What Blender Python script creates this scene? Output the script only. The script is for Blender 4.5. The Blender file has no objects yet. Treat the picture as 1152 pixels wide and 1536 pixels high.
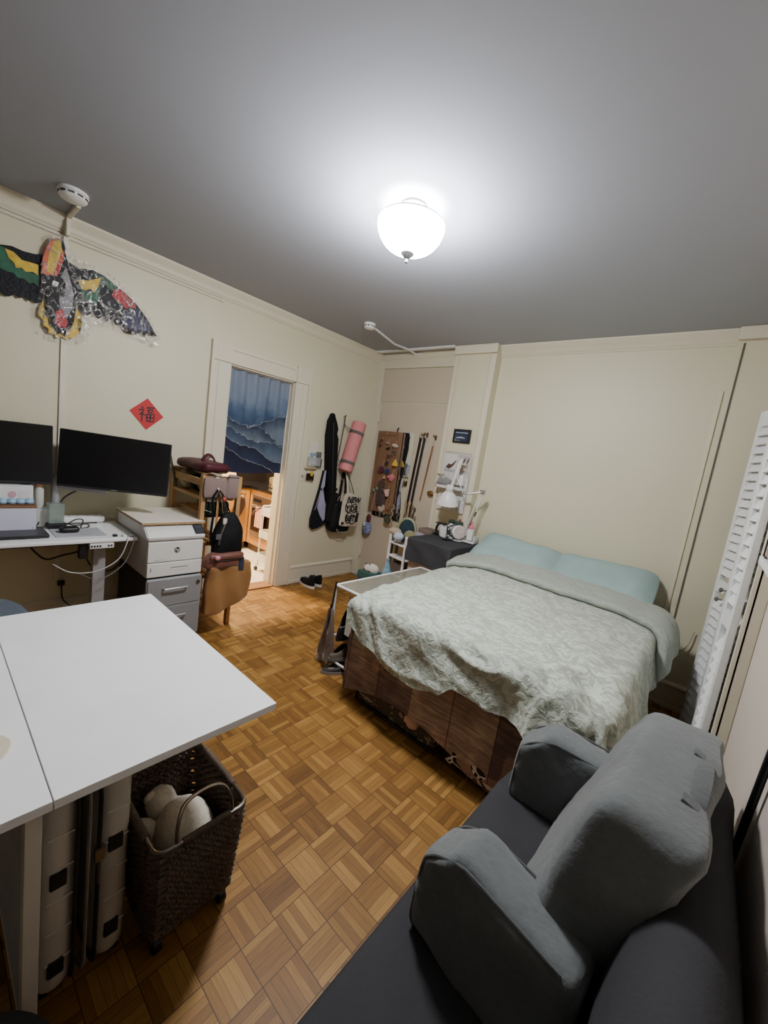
import bpy, bmesh, math, random
from mathutils import Vector, Matrix, Euler, noise as mn
random.seed(7)
PI = math.pi
SC = bpy.context.scene
COL = SC.collection

# ------------------------------------------------------------------ materials
def lin(c):
    r = []
    for v in c[:3]:
        v = v / 255.0
        r.append(v / 12.92 if v <= .04045 else ((v + .055) / 1.055) ** 2.4)
    return (r[0], r[1], r[2], 1.0)

class NT:
    """small wrapper to write node graphs"""
    def __init__(s, name):
        s.m = bpy.data.materials.new(name); s.m.use_nodes = True
        s.t = s.m.node_tree; s.t.nodes.clear()
        s.out = s.t.nodes.new('ShaderNodeOutputMaterial')
        s.geo = s.t.nodes.new('ShaderNodeNewGeometry')
        s.tc = s.t.nodes.new('ShaderNodeTexCoord')
    def n(s, typ, ins=None, **kw):
        nd = s.t.nodes.new(typ)
        for k, v in kw.items(): setattr(nd, k, v)
        for k, v in (ins or {}).items():
            sock = nd.inputs[k]
            if isinstance(v, bpy.types.NodeSocket): s.t.links.new(v, sock)
            else:
                try: sock.default_value = v
                except Exception: sock.default_value = (v, v, v)
        return nd
    def math(s, op, a, b=0.0, c=0.0):
        return s.n('ShaderNodeMath', {0: a, 1: b, 2: c}, operation=op).outputs[0]
    def vec(s, scale=(1, 1, 1), src=None, rot=(0, 0, 0)):
        return s.n('ShaderNodeMapping', {'Vector': src or s.tc.outputs['Object'], 'Scale': scale, 'Rotation': rot}).outputs[0]
    def noise(s, v, scale, detail=3.0, rough=.55, dist=0.0):
        return s.n('ShaderNodeTexNoise', {'Vector': v, 'Scale': scale, 'Detail': detail, 'Roughness': rough, 'Distortion': dist}).outputs[0]
    def ramp(s, f, stops):
        nd = s.n('ShaderNodeValToRGB', {0: f}); e = nd.color_ramp.elements
        while len(e) < len(stops): e.new(.5)
        for q, (p, c) in zip(e, stops):
            q.position = p; q.color = lin(c) if len(c) == 3 and max(c) > 1 else (c[0], c[0], c[0], 1)
        return nd.outputs[0]
    def mix(s, f, a, b):
        nd = s.n('ShaderNodeMix', None, data_type='RGBA')
        for k, v in ((0, f), (6, a), (7, b)):
            if isinstance(v, bpy.types.NodeSocket): s.t.links.new(v, nd.inputs[k])
            else: nd.inputs[k].default_value = v if k == 0 else lin(v)
        return nd.outputs[2]
    def xyz(s, v=None):
        o = s.n('ShaderNodeSeparateXYZ', {0: v or s.geo.outputs['Position']}).outputs
        return o[0], o[1], o[2]
    def bsdf(s, col, rough=.6, metal=0.0, bump=None, bstr=.2, bdist=.01, **kw):
        b = s.n('ShaderNodeBsdfPrincipled', {'Roughness': rough, 'Metallic': metal})
        if isinstance(col, bpy.types.NodeSocket): s.t.links.new(col, b.inputs['Base Color'])
        else: b.inputs['Base Color'].default_value = lin(col)
        for k, v in kw.items(): b.inputs[k.replace('_', ' ')].default_value = v
        if bump is not None:
            s.t.links.new(s.n('ShaderNodeBump', {'Height': bump, 'Strength': bstr, 'Distance': bdist}).outputs[0], b.inputs['Normal'])
        s.t.links.new(b.outputs[0], s.out.inputs[0])
        return b

_M = {}
def mat(name, c, rough=.55, metal=0.0, var=.06, scale=6.0, bump=0.0, bscale=60.0, **kw):
    """a plain procedural surface: colour broken up by noise, optional fine bump"""
    if name in _M: return _M[name]
    t = NT(name); v = t.vec()
    f = t.noise(v, scale, 4)
    lo = tuple(max(0, x * (1 - var)) for x in c); hi = tuple(min(255, x * (1 + var)) for x in c)
    col = t.ramp(f, [(.3, lo if max(lo) > 1 else (1, 1, 2)), (.7, hi if max(hi) > 1 else (2, 2, 2))])
    b = None
    if bump: b = t.noise(v, bscale, 3)
    t.bsdf(col, rough, metal, b, bump, .004, **kw)
    _M[name] = t.m
    return t.m

def glassy(name, c, alpha=.35, rough=.08, bump=0, bscale=25):
    """clear plastic: part see-through, part glossy"""
    if name in _M: return _M[name]
    t = NT(name)
    nrm = None
    g = t.n('ShaderNodeBsdfPrincipled', {'Base Color': lin(c), 'Roughness': rough})
    if bump:
        h = t.noise(t.vec(), bscale, 3, .6, 1.2)
        t.t.links.new(t.n('ShaderNodeBump', {'Height': h, 'Strength': bump, 'Distance': .02}).outputs[0], g.inputs['Normal'])
    tr = t.n('ShaderNodeBsdfTransparent')
    if alpha < .2:
        g.inputs['Base Color'].default_value = (.9, .9, .9, 1); g.inputs['Metallic'].default_value = 1.0
    fac = alpha
    if alpha < .2:
        cr = t.noise(t.vec((1, 1.6, 1), None, (.5, 0, 0)), 11, 3, .55, 1.2)
        cr = t.math('SUBTRACT', 1.0, t.math('MULTIPLY', t.math('ABSOLUTE', t.math('SUBTRACT', cr, .5)), 22.0))
        fac = t.math('MULTIPLY_ADD', t.math('MAXIMUM', cr, 0.0), .34, .03)  # thin wrap: crinkle glints painted in as noise ridges mixed toward mirror
    mx = t.n('ShaderNodeMixShader', {0: fac, 1: tr.outputs[0], 2: g.outputs[0]})
    t.t.links.new(mx.outputs[0], t.out.inputs[0])
    _M[name] = t.m
    return t.m

def emis(name, c, s):
    if name in _M: return _M[name]
    t = NT(name)
    e = t.n('ShaderNodeEmission', {'Color': lin(c), 'Strength': s})
    t.t.links.new(e.outputs[0], t.out.inputs[0]); _M[name] = t.m
    return t.m

def wood(name, c1, c2, axis='x', rough=.5, k=1.0):
    if name in _M: return _M[name]
    t = NT(name)
    sc = {'x': (2, 22, 22), 'y': (22, 2, 22), 'z': (22, 22, 2)}[axis]
    f = t.noise(t.vec(tuple(q * k for q in sc)), 1.6, 5, .6, .6)
    col = t.ramp(f, [(.3, c1), (.7, c2)])
    t.bsdf(col, rough, 0, f, .08, .004); _M[name] = t.m
    return t.m

# ------------------------------------------------------------------ mesh building
class MB:
    def __init__(s): s.bm = bmesh.new()
    def _add(s, b, M=None):
        if M is not None: bmesh.ops.transform(b, matrix=M, verts=b.verts)
        me = bpy.data.meshes.new('t'); b.to_mesh(me); b.free(); s.bm.from_mesh(me); bpy.data.meshes.remove(me)
        return s
    def box(s, a, b_, bev=0.0, M=None, seg=2):
        """axis box from corner a to corner b_"""
        b = bmesh.new(); bmesh.ops.create_cube(b, size=1)
        for v in b.verts:
            v.co = Vector([(a[i] + b_[i]) / 2 + v.co[i] * (b_[i] - a[i]) for i in range(3)])
        if bev: bmesh.ops.bevel(b, geom=list(b.edges), offset=bev, segments=seg, affect='EDGES', profile=.5)
        bmesh.ops.recalc_face_normals(b, faces=b.faces)
        return s._add(b, M)
    def tube(s, pts, r, n=8, closed=False, flat=None):
        """swept circle; r a number or list; flat=(w,h) sweeps a flat strap instead"""
        b = bmesh.new(); P = [Vector(p) for p in pts]; N = len(P); rings = []
        up = Vector((0, 0, 1)); prev = None
        for i, p in enumerate(P):
            if closed: d = P[(i + 1) % N] - P[i - 1]
            else: d = P[min(i + 1, N - 1)] - P[max(i - 1, 0)]
            if d.length < 1e-9: d = Vector((0, 0, 1))
            d.normalize()
            if prev is None:
                a = d.cross(up)
                if a.length < .05: a = d.cross(Vector((0, 1, 0)))
            else: a = prev - d * prev.dot(d)
            if a.length < 1e-6: a = d.cross(Vector((1, 0, 0)))
            a.normalize(); prev = a; c = d.cross(a)
            rr = r[i] if isinstance(r, (list, tuple)) else r
            ring = []
            for k in range(n):
                t = 2 * PI * k / n
                u, w = (math.cos(t) * rr, math.sin(t) * rr)
                if flat: u, w = math.cos(t) * flat[0], math.sin(t) * flat[1]
                ring.append(b.verts.new(p + a * u + c * w))
            rings.append(ring)
        m = N if closed else N - 1
        for i in range(m):
            A, B = rings[i], rings[(i + 1) % N]
            for k in range(n): b.faces.new((A[k], A[(k + 1) % n], B[(k + 1) % n], B[k]))
        if not closed:
            b.faces.new(rings[0][::-1]); b.faces.new(rings[-1])
        bmesh.ops.recalc_face_normals(b, faces=b.faces)
        return s._add(b)
    def lathe(s, prof, c=(0, 0, 0), n=24, M=None):
        """profile of (radius, z) turned about z"""
        b = bmesh.new(); rings = []
        for r, z in prof:
            if r < 1e-6: rings.append([b.verts.new((0, 0, z))])
            else: rings.append([b.verts.new((r * math.cos(2 * PI * k / n), r * math.sin(2 * PI * k / n), z)) for k in range(n)])
        for A, B in zip(rings, rings[1:]):
            for k in range(n):
                k2 = (k + 1) % n
                if len(A) == 1 and len(B) > 1: b.faces.new((A[0], B[k2], B[k]))
                elif len(B) == 1 and len(A) > 1: b.faces.new((A[k], A[k2], B[0]))
                elif len(A) > 1: b.faces.new((A[k], A[k2], B[k2], B[k]))
        bmesh.ops.recalc_face_normals(b, faces=b.faces)
        T = Matrix.Translation(c)
        return s._add(b, T @ M if M is not None else T)
    def prism(s, poly, d0, d1, plane='yz', bev=0.0):
        """polygon extruded from d0 to d1 along the axis normal to its plane"""
        b = bmesh.new()
        def P(u, v, d): return {'yz': (d, u, v), 'xz': (u, d, v), 'xy': (u, v, d)}[plane]
        A = [b.verts.new(P(u, v, d0)) for u, v in poly]; B = [b.verts.new(P(u, v, d1)) for u, v in poly]
        n = len(poly)
        fa = b.faces.new(A); fb = b.faces.new(B[::-1])
        for i in range(n): b.faces.new((A[i], A[(i + 1) % n], B[(i + 1) % n], B[i]))
        if bev: bmesh.ops.bevel(b, geom=[e for e in b.edges if any(f in (fa, fb) for f in e.link_faces)], offset=bev, segments=2, affect='EDGES')
        big = [f for f in b.faces if len(f.verts) > 4]
        bmesh.ops.triangulate(b, faces=big)
        bmesh.ops.recalc_face_normals(b, faces=b.faces)
        return s._add(b)
    def ell(s, c, r, n=16, M=None, amp=0.0, freq=3.0, sub=None):
        b = bmesh.new(); bmesh.ops.create_uvsphere(b, u_segments=n, v_segments=max(6, n * 2 // 3), radius=1)
        if isinstance(r, (int, float)): r = (r, r, r)
        for v in b.verts:
            k = 1 + (amp * mn.noise(v.co * freq + Vector(c) * 7) if amp else 0)
            v.co = Vector((v.co.x * r[0] * k, v.co.y * r[1] * k, v.co.z * r[2] * k))
        T = Matrix.Translation(c)
        return s._add(b, T @ M if M is not None else T)
    def soft(s, c, size, r, n=8, puff=0.0, amp=0.0, freq=6.0, M=None, fn=None, seed=0):
        """rounded, slightly puffed box (cushion); fn(co)->co reshapes it in its own space"""
        b = bmesh.new(); bmesh.ops.create_cube(b, size=2)
        bmesh.ops.subdivide_edges(b, edges=list(b.edges), cuts=n, use_grid_fill=True)
        h = Vector(size) / 2; r = min(r, min(h) * .999)
        for v in b.verts:
            q = v.co.copy()
            # concentrate vertices toward the edges
            q = Vector([math.copysign(abs(x) ** .8, x) for x in q])
            p = Vector([q[i] * h[i] for i in range(3)])
            inn = Vector([max(-(h[i] - r), min(h[i] - r, p[i])) for i in range(3)])
            d = p - inn
            if d.length > 1e-9: p = inn + d.normalized() * r
            if puff:
                for i in range(3):
                    j, k = (i + 1) % 3, (i + 2) % 3
                    f = max(0, 1 - (p[j] / h[j]) ** 2) * max(0, 1 - (p[k] / h[k]) ** 2)
                    p[i] += puff * f * (1 if p[i] > 0 else -1) * min(1, abs(p[i]) / h[i] + .0)
            if amp:
                w = p * freq + Vector((seed * 3.1, seed * 1.7, seed))
                p += Vector((mn.noise(w), mn.noise(w + Vector((9, 0, 0))), mn.noise(w + Vector((0, 9, 0))))) * amp
            if fn: p = fn(p)
            v.co = p
        bmesh.ops.recalc_face_normals(b, faces=b.faces)
        T = Matrix.Translation(c)
        return s._add(b, T @ M if M is not None else T)
    def grid(s, f, nu, nv, thick=0.0):
        """surface from f(s,t) with s,t in 0..1"""
        b = bmesh.new()
        V = [[b.verts.new(f(i / nu, j / nv)) for j in range(nv + 1)] for i in range(nu + 1)]
        for i in range(nu):
            for j in range(nv): b.faces.new((V[i][j], V[i + 1][j], V[i + 1][j + 1], V[i][j + 1]))
        if thick:
            bmesh.ops.recalc_face_normals(b, faces=b.faces)
            bmesh.ops.solidify(b, geom=list(b.faces), thickness=thick)
        return s._add(b)
    def build(s, name, m, parent=None, ang=40):
        bm = s.bm
        if parent is not None:
            o0 = parent_origin(parent)
        else:
            bm.verts.ensure_lookup_table()
            xs = [v.co.x for v in bm.verts]; ys = [v.co.y for v in bm.verts]; zs = [v.co.z for v in bm.verts]
            o0 = Vector(((min(xs) + max(xs)) / 2, (min(ys) + max(ys)) / 2, min(zs)))
        for v in bm.verts: v.co -= o0
        me = bpy.data.meshes.new(name); bm.to_mesh(me); bm.free()
        me.polygons.foreach_set('use_smooth', [True] * len(me.polygons))
        me.set_sharp_from_angle(angle=math.radians(ang))
        me.materials.append(m)
        o = bpy.data.objects.new(name, me); COL.objects.link(o)
        if len(me.polygons) < 3000:
            wn = o.modifiers.new('normals', 'WEIGHTED_NORMAL'); wn.keep_sharp = True; wn.weight = 80
        if parent is not None:
            o.parent = parent
        else: o.location = o0
        o['org'] = list(o0) if parent is not None else list(o0)
        return o

_ORG = {}
def parent_origin(p):
    return Vector(p['org'])

def thing(name, label, cat, loc, group=None):
    o = bpy.data.objects.new(name, None); COL.objects.link(o); o.empty_display_size = .05
    o.location = loc; o['org'] = list(loc); o['label'] = label; o['category'] = cat
    if group: o['group'] = group
    return o
def tag(o, label, cat, group=None):
    o['label'] = label; o['category'] = cat
    if group: o['group'] = group
    return o
def struct(o):
    o['kind'] = 'structure'; return o
def stree(name, loc):
    o = bpy.data.objects.new(name, None); COL.objects.link(o); o.location = loc; o['org'] = list(loc); o['kind'] = 'structure'
    return o
def copy_tree(o, delta, label=None, parent=None):
    """a copy of a thing with copies of its parts and sub-parts, moved by delta"""
    c = o.copy(); COL.objects.link(c)
    if parent is None:
        c.location = Vector(o.location) + Vector(delta); c['org'] = [o['org'][i] + delta[i] for i in range(3)]
        if label: c['label'] = label
    else: c.parent = parent
    for ch in list(o.children): copy_tree(ch, delta, None, c)
    return c
def text(body, size, M, m, name, parent, depth=.0006, shear=0.0, bold=0.0):
    cu = bpy.data.curves.new(name, 'FONT'); cu.body = body; cu.size = size; cu.extrude = depth; cu.offset = bold
    cu.align_x = 'CENTER'; cu.align_y = 'CENTER'; cu.shear = shear
    cu.materials.append(m)
    o = bpy.data.objects.new(name, cu); COL.objects.link(o); o.parent = parent
    M = M.copy(); M.translation = M.translation - parent_origin(parent)
    bpy.context.view_layer.update()
    me = bpy.data.meshes.new_from_object(o.evaluated_get(bpy.context.evaluated_depsgraph_get()))
    bpy.data.objects.remove(o); o = bpy.data.objects.new(name, me); COL.objects.link(o); o.parent = parent
    o.matrix_local = M
    return o
def frame(o, X, Y):
    """matrix with the given origin, x axis and y axis"""
    X = Vector(X).normalized(); Y = Vector(Y); Y = (Y - X * Y.dot(X)).normalized(); Z = X.cross(Y)
    M = Matrix((X, Y, Z)).transposed().to_4x4(); M.translation = Vector(o)
    return M
def R(ax, deg): return Matrix.Rotation(math.radians(deg), 4, ax)
def T(*p): return Matrix.Translation(p)
def arc(c, r, a0, a1, n, plane='xz'):
    out = []
    for i in range(n + 1):
        a = math.radians(a0 + (a1 - a0) * i / n); u, v = r * math.cos(a), r * math.sin(a)
        out.append({'xz': (c[0] + u, c[1], c[2] + v), 'yz': (c[0], c[1] + u, c[2] + v), 'xy': (c[0] + u, c[1] + v, c[2])}[plane])
    return out
def spline(pts, n=6):
    """Catmull-Rom through points"""
    P = [Vector(p) for p in pts]; P = [P[0] * 2 - P[1]] + P + [P[-1] * 2 - P[-2]]; out = []
    for i in range(1, len(P) - 2):
        for k in range(n):
            t = k / n; a, b, c, d = P[i - 1], P[i], P[i + 1], P[i + 2]
            out.append(.5 * ((2 * b) + (c - a) * t + (2 * a - 5 * b + 4 * c - d) * t * t + (3 * b - a - 3 * c + d) * t ** 3))
    out.append(P[-2]); return out
# ------------------------------------------------------------------ special materials
def parquet():
    t = NT('parquet'); x, y, z = t.xyz()
    S = .1195
    u = t.math('DIVIDE', t.math('SUBTRACT', x, 2.358), S); v = t.math('DIVIDE', t.math('SUBTRACT', y, -2.425), S)
    fu, fv = t.math('FLOOR', u), t.math('FLOOR', v)
    ru, rv = t.math('SUBTRACT', u, fu), t.math('SUBTRACT', v, fv)
    par = t.math('FLOORED_MODULO', t.math('ADD', fu, fv), 2.0)
    inv = t.math('SUBTRACT', 1.0, par)
    across = t.math('ADD', t.math('MULTIPLY', ru, par), t.math('MULTIPLY', rv, inv))
    s5 = t.math('MULTIPLY', across, 5.0); si = t.math('FLOOR', s5); sf = t.math('SUBTRACT', s5, si)
    cell = t.n('ShaderNodeCombineXYZ', {0: fu, 1: fv, 2: si}).outputs[0]
    wn = t.n('ShaderNodeTexWhiteNoise', {0: cell}, noise_dimensions='3D')
    cell2 = t.n('ShaderNodeCombineXYZ', {0: fu, 1: fv, 2: 77.0}).outputs[0]
    wn2 = t.n('ShaderNodeTexWhiteNoise', {0: cell2}, noise_dimensions='3D')
    # grain runs along each strip
    pos = t.geo.outputs['Position']
    ga = t.noise(t.vec((200, 14, 1), pos), 1, 3); gb = t.noise(t.vec((14, 200, 1), pos), 1, 3)
    gr = t.math('ADD', t.math('MULTIPLY', ga, par), t.math('MULTIPLY', gb, inv))
    tone = t.math('ADD', t.math('MULTIPLY', wn.outputs[0], .42), t.math('ADD', t.math('MULTIPLY', gr, .42), t.math('MULTIPLY', wn2.outputs[0], .26)))
    col = t.ramp(tone, [(.12, (86, 54, 20)), (.42, (126, 88, 38)), (.62, (144, 104, 48)), (.95, (178, 136, 72))])
    def edge(f, w): return t.math('LESS_THAN', t.math('MINIMUM', f, t.math('SUBTRACT', 1.0, f)), w)
    gap = t.math('MAXIMUM', t.math('MULTIPLY', edge(sf, .035), .5), t.math('MULTIPLY', t.math('MAXIMUM', edge(ru, .012), edge(rv, .012)), .8))
    col = t.mix(gap, col, (62, 36, 14))
    wear = t.noise(pos, 1.4, 3)
    rg = t.math('MULTIPLY_ADD', wear, .18, .40)
    b = t.bsdf(col, .34, 0, t.math('SUBTRACT', gr, gap), .12, .002, Specular_IOR_Level=.28)
    t.t.links.new(rg, b.inputs['Roughness'])
    return t.m
def painted(name, c, c2, bstr=.12, rough=.5):
    t = NT(name); p = t.geo.outputs['Position']
    f = t.noise(p, 1.1, 4); g = t.noise(p, 70, 3)
    t.bsdf(t.mix(f, c, c2), rough, 0, t.math('ADD', t.math('MULTIPLY', g, .35), t.noise(p, 9, 3)), bstr, .006)
    return t.m
def curtain_mat():
    t = NT('ink_wave_cloth'); x, y, z = t.xyz()
    p = t.geo.outputs['Position']
    n1 = t.noise(p, 5, 5, .6)
    # sky: pale blue fading to mid blue as it goes down
    g = t.math('ADD', t.math('DIVIDE', t.math('SUBTRACT', 2.12, z), .95), t.math('MULTIPLY_ADD', n1, .5, -.25))
    col = t.ramp(g, [(0, (122, 132, 146)), (.25, (110, 124, 142)), (.42, (68, 88, 114)), (.55, (40, 56, 84)), (1, (22, 28, 54))])
    yy = t.math('ADD', y, 1.53)
    layers = [(1.655, .28, .05, 9, .3, (40, 50, 70), (96, 110, 124)), (1.60, -.30, .06, 13, 1.9, (36, 46, 66), (106, 120, 132)),
              (1.51, -.22, .05, 11, 3.2, (46, 58, 80), (90, 106, 122)), (1.40, -.34, .035, 16, .8, (24, 28, 48), (42, 52, 80)),
              (1.285, -.36, .03, 14, 2.2, (18, 20, 40), (32, 36, 62))]
    for zk, sl, am, fr, ph, top, low in layers:
        s = t.math('SINE', t.math('MULTIPLY_ADD', y, fr, ph))
        nn = t.noise(t.vec((1, 1, 1), p, (0, 0, 0)), 14 + fr * .3, 4, .6)
        edge = t.math('ADD', t.math('MULTIPLY_ADD', yy, sl, zk), t.math('ADD', t.math('MULTIPLY', s, am * .5), t.math('MULTIPLY_ADD', nn, am * 1.6, -am * .8)))
        d = t.math('SUBTRACT', edge, z)
        inside = t.math('GREATER_THAN', d, 0.0)
        f = t.math('ADD', t.math('DIVIDE', d, .16), t.math('MULTIPLY_ADD', n1, .8, -.4))
        col = t.mix(inside, col, t.ramp(f, [(0, top), (1, low)]))
        line = t.math('MULTIPLY', t.math('LESS_THAN', t.math('ABSOLUTE', d), .0022), .55)
        col = t.mix(line, col, (176, 180, 180))
    t.bsdf(col, .9, 0, t.noise(p, 300, 2), .1, .001)
    return t.m
def skirt_mat():
    t = NT('plank_print_cloth'); x, y, z = t.xyz(); p = t.geo.outputs['Position']
    u = t.math('DIVIDE', t.math('SUBTRACT', x, 1.86), .245)
    fu = t.math('FLOOR', u); ru = t.math('SUBTRACT', u, fu)
    w = t.n('ShaderNodeTexWhiteNoise', {1: fu}, noise_dimensions='1D').outputs[0]
    st = t.noise(t.vec((6, 6, 62), p, (0, .16, 0)), 1, 5, .65, .8)
    pa = t.noise(p, 5.5, 3)
    f = t.math('ADD', t.math('MULTIPLY', st, .75), t.math('MULTIPLY_ADD', w, .3, t.math('MULTIPLY_ADD', pa, .6, -.35)))
    col = t.ramp(f, [(.32, (108, 92, 98)), (.5, (150, 131, 126)), (.62, (180, 158, 146)), (.76, (228, 208, 188))])
    red = t.math('MULTIPLY', t.math('GREATER_THAN', t.noise(t.vec((1, 1, 1), p), 4.2, 1), .6), .35)
    col = t.mix(red, col, (206, 164, 146))
    gap = t.math('MULTIPLY', t.math('LESS_THAN', ru, .025), .75)
    col = t.mix(gap, col, (84, 64, 62))
    t.bsdf(col, .9, 0, st, .1, .002)
    return t.m
def comforter_mat(name, base, light):
    t = NT(name); p = t.tc.outputs['Object']
    v1 = t.n('ShaderNodeTexNoise', {'Vector': t.vec((1, 1.9, 1), p, (0, 0, .7)), 'Scale': 17, 'Detail': 2.5, 'Distortion': 1.4}).outputs[0]
    leaf = t.ramp(v1, [(.47, (0, 0, 1)), (.53, (255, 255, 255))])
    leaf = t.n('ShaderNodeRGBToBW', {0: leaf}).outputs[0]
    f = t.math('MULTIPLY', leaf, .5)
    col = t.mix(f, base, light)
    h = t.math('ADD', t.noise(p, 34, 4, .6, .6), t.math('MULTIPLY', leaf, .35))
    h = t.math('ADD', h, t.math('MULTIPLY', t.noise(t.vec((9, 26, 9), p, (0, 0, .6)), 1, 3, .6, 1.0), .9))
    t.bsdf(col, .62, 0, h, .45, .012, Sheen_Weight=.15)
    return t.m
def fuzz(name, c, c2, scale=60, bstr=.6, rough=.95):
    if name in _M: return _M[name]
    if max(c) < 48: c, c2 = tuple(q * .55 for q in c), tuple(q * .6 for q in c2)
    t = NT(name); p = t.tc.outputs['Object']
    f = t.noise(p, scale, 4, .6); g = t.noise(p, 7, 3)
    dk = max(c) < 70
    t.bsdf(t.mix(t.math('MULTIPLY_ADD', g, .8, t.math('MULTIPLY_ADD', f, .6, -.2)), c, c2), rough, 0, f, bstr, .006, Sheen_Weight=0.0 if dk else .25, Specular_IOR_Level=.22 if dk else .5)
    _M[name] = t.m; return t.m
def tiles_mat():
    t = NT('kitchen_tile'); x, y, z = t.xyz(); S = .305
    ru = t.math('FRACT', t.math('DIVIDE', x, S)); rv = t.math('FRACT', t.math('DIVIDE', y, S))
    g = t.math('MAXIMUM', t.math('LESS_THAN', ru, .014), t.math('LESS_THAN', rv, .014))
    n = t.noise(t.geo.outputs['Position'], 6, 4)
    t.bsdf(t.mix(t.math('MULTIPLY', g, .6), t.ramp(n, [(.3, (205, 192, 172)), (.7, (226, 216, 198))]), (150, 132, 108)), .35, 0, g, -.2, .002)
    return t.m
def hex_cloth():
    t = NT('hexagon_print_cloth'); p = t.tc.outputs['Object']
    v = t.n('ShaderNodeTexVoronoi', {'Vector': t.vec((1, 1, 1.2), p), 'Scale': 13, 'Randomness': .75}, feature='DISTANCE_TO_EDGE').outputs[0]
    t.bsdf(t.mix(t.math('LESS_THAN', v, .055), (40, 32, 38), (236, 232, 236)), .8)
    return t.m
def board_mat(name, c, speck, sc=120, thr=.62):
    t = NT(name); p = t.tc.outputs['Object']
    n = t.noise(p, sc, 2)
    t.bsdf(t.mix(t.math('GREATER_THAN', n, thr), c, speck), .8); return t.m

M_FLOOR = parquet()
M_WALL = painted('cream_wall_paint', (212, 206, 176), (205, 199, 170))
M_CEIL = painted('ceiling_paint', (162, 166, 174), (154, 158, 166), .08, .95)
M_TRIM = painted('cream_gloss_trim', (216, 208, 184), (208, 200, 178), .06)
M_DOOR = painted('door_paint', (198, 186, 164), (190, 178, 156), .06)
M_RWALL = painted('side_wall_paint', (206, 194, 180), (198, 186, 172), .08)
M_KWALL = painted('kitchen_wall_paint', (214, 196, 160), (204, 186, 150))
M_WHITE = mat('white_plastic', (226, 226, 224), .4, var=.02)
M_WMETAL = mat('white_metal', (224, 223, 220), .38, var=.02)
M_BLACK = mat('black_plastic', (18, 18, 20), .45, var=.15)
M_BLKCLOTH = fuzz('black_cloth', (30, 30, 33), (44, 44, 47), 90, .3)
M_CHROME = mat('brushed_chrome', (190, 188, 184), .25, 1.0, .05)
M_NICKEL = mat('aged_nickel', (120, 116, 112), .35, .9, .1)
M_BRASS = mat('aged_brass', (128, 96, 54), .4, .8, .2)

# ------------------------------------------------------------------ room shell
H = 2.7; W = 3.62; YF = -5.6; DY0, DY1, DZ = -1.865, -1.185, 2.115
def sbox(name, a, b, m, bev=0.0):
    return struct(MB().box(a, b, bev).build(name, m))
sbox('floor', (-.02, YF, -.05), (W, .05, 0), M_FLOOR)
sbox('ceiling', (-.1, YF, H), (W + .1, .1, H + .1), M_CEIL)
w = MB()
w.box((-.14, YF, 0), (0, DY0, H)).box((-.14, DY1, 0), (0, .1, H)).box((-.14, DY0, DZ), (0, DY1, H))
struct(w.build('wall_left', M_WALL))
sbox('wall_back', (-.0, 0, 0), (W + .1, .1, H), M_WALL)
sbox('wall_right', (W, YF, 0), (W + .1, 0, H), M_RWALL)
sbox('wall_front', (-.1, YF - .1, 0), (W + .1, YF, H), painted('dark_far_wall', (120, 116, 106), (112, 108, 100)))
# the pilaster that stands out between the door and the bed wall, with raised strips down both edges
pl = stree('column', (1.335, -.1, 0))
MB().box((1.112, -.1, 0), (1.56, .0, H)).build('pilaster_face', M_WALL, pl)
p = MB()
for x0, x1 in ((1.112, 1.15), (1.508, 1.56)): p.box((x0, -.113, 0), (x1, -.1, H - .09), .004)
p.box((1.165, -.106, 1.2), (1.172, -.1, H - .1)).box((1.49, -.106, 0.9), (1.497, -.1, H - .1))
p.build('edge_strip', M_TRIM, pl)
MB().box((1.105, -.135, H - .085), (1.567, -.1, H), .01).build('cornice', M_TRIM, pl)
pr = stree('column', (3.45, -.05, 0))
MB().box((3.275, -.055, 0), (W, 0, H)).build('pilaster_face', M_WALL, pr)
MB().box((3.27, -.1, H - .085), (W, -.055, H), .01).build('cornice', M_TRIM, pr)
MB().box((3.305, -.062, .2), (3.314, -.055, H - .1)).build('seam', mat('dark_gap', (92, 84, 70), .8), pr)
MB().box((3.235, -.012, .2), (3.262, 0, H - .4), .003).build('edge_strip', M_TRIM, pr)
# crown mouldings
def crown(name, pts2, a, b, axis):
    m = MB()
    if axis == 'y': m.prism(pts2, a, b, 'xz')
    else: m.prism(pts2, a, b, 'yz')
    return struct(m.build(name, M_TRIM))
cl = [(0, H - .1), (.012, H - .1), (.014, H - .085), (.03, H - .07), (.034, H - .045), (.055, H - .02), (.058, H), (0, H)]
crown('trim_1', cl, YF, 0, 'y')
cb = [(-q[0], q[1]) for q in cl]
crown('trim_2', cb, 1.56, 3.275, 'x')
# the door alcove: white strip along the ceiling and a small moulding on the wall
sbox('trim_3', (.04, -.165, H - .02), (1.112, -.115, H), M_WMETAL, .006)
crown('trim_4', [(0, 2.63), (-.016, 2.632), (-.03, 2.66), (-.03, H), (0, H)], 0, 1.112, 'x')
# baseboards
def base(name, a, b, y=None, x=None):
    prof = [(0, 0), (.02, 0), (.022, .03), (.016, .033), (.016, .165), (.024, .172), (.024, .185), (.01, .2), (0, .2)]
    m = MB()
    if x is not None: m.prism([(x + q[0], q[1]) for q in prof], a, b, 'xz')
    else: m.prism([(y - q[0], q[1]) for q in prof], a, b, 'yz')
    return struct(m.build(name, M_TRIM))
base('baseboard_left', -1.02, -.06, x=0); base('baseboard_left', YF, -2.03, x=0)
base('baseboard_back', 1.56, W, y=-.055)
base('baseboard_right', YF, -.92, x=0) if False else None
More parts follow.
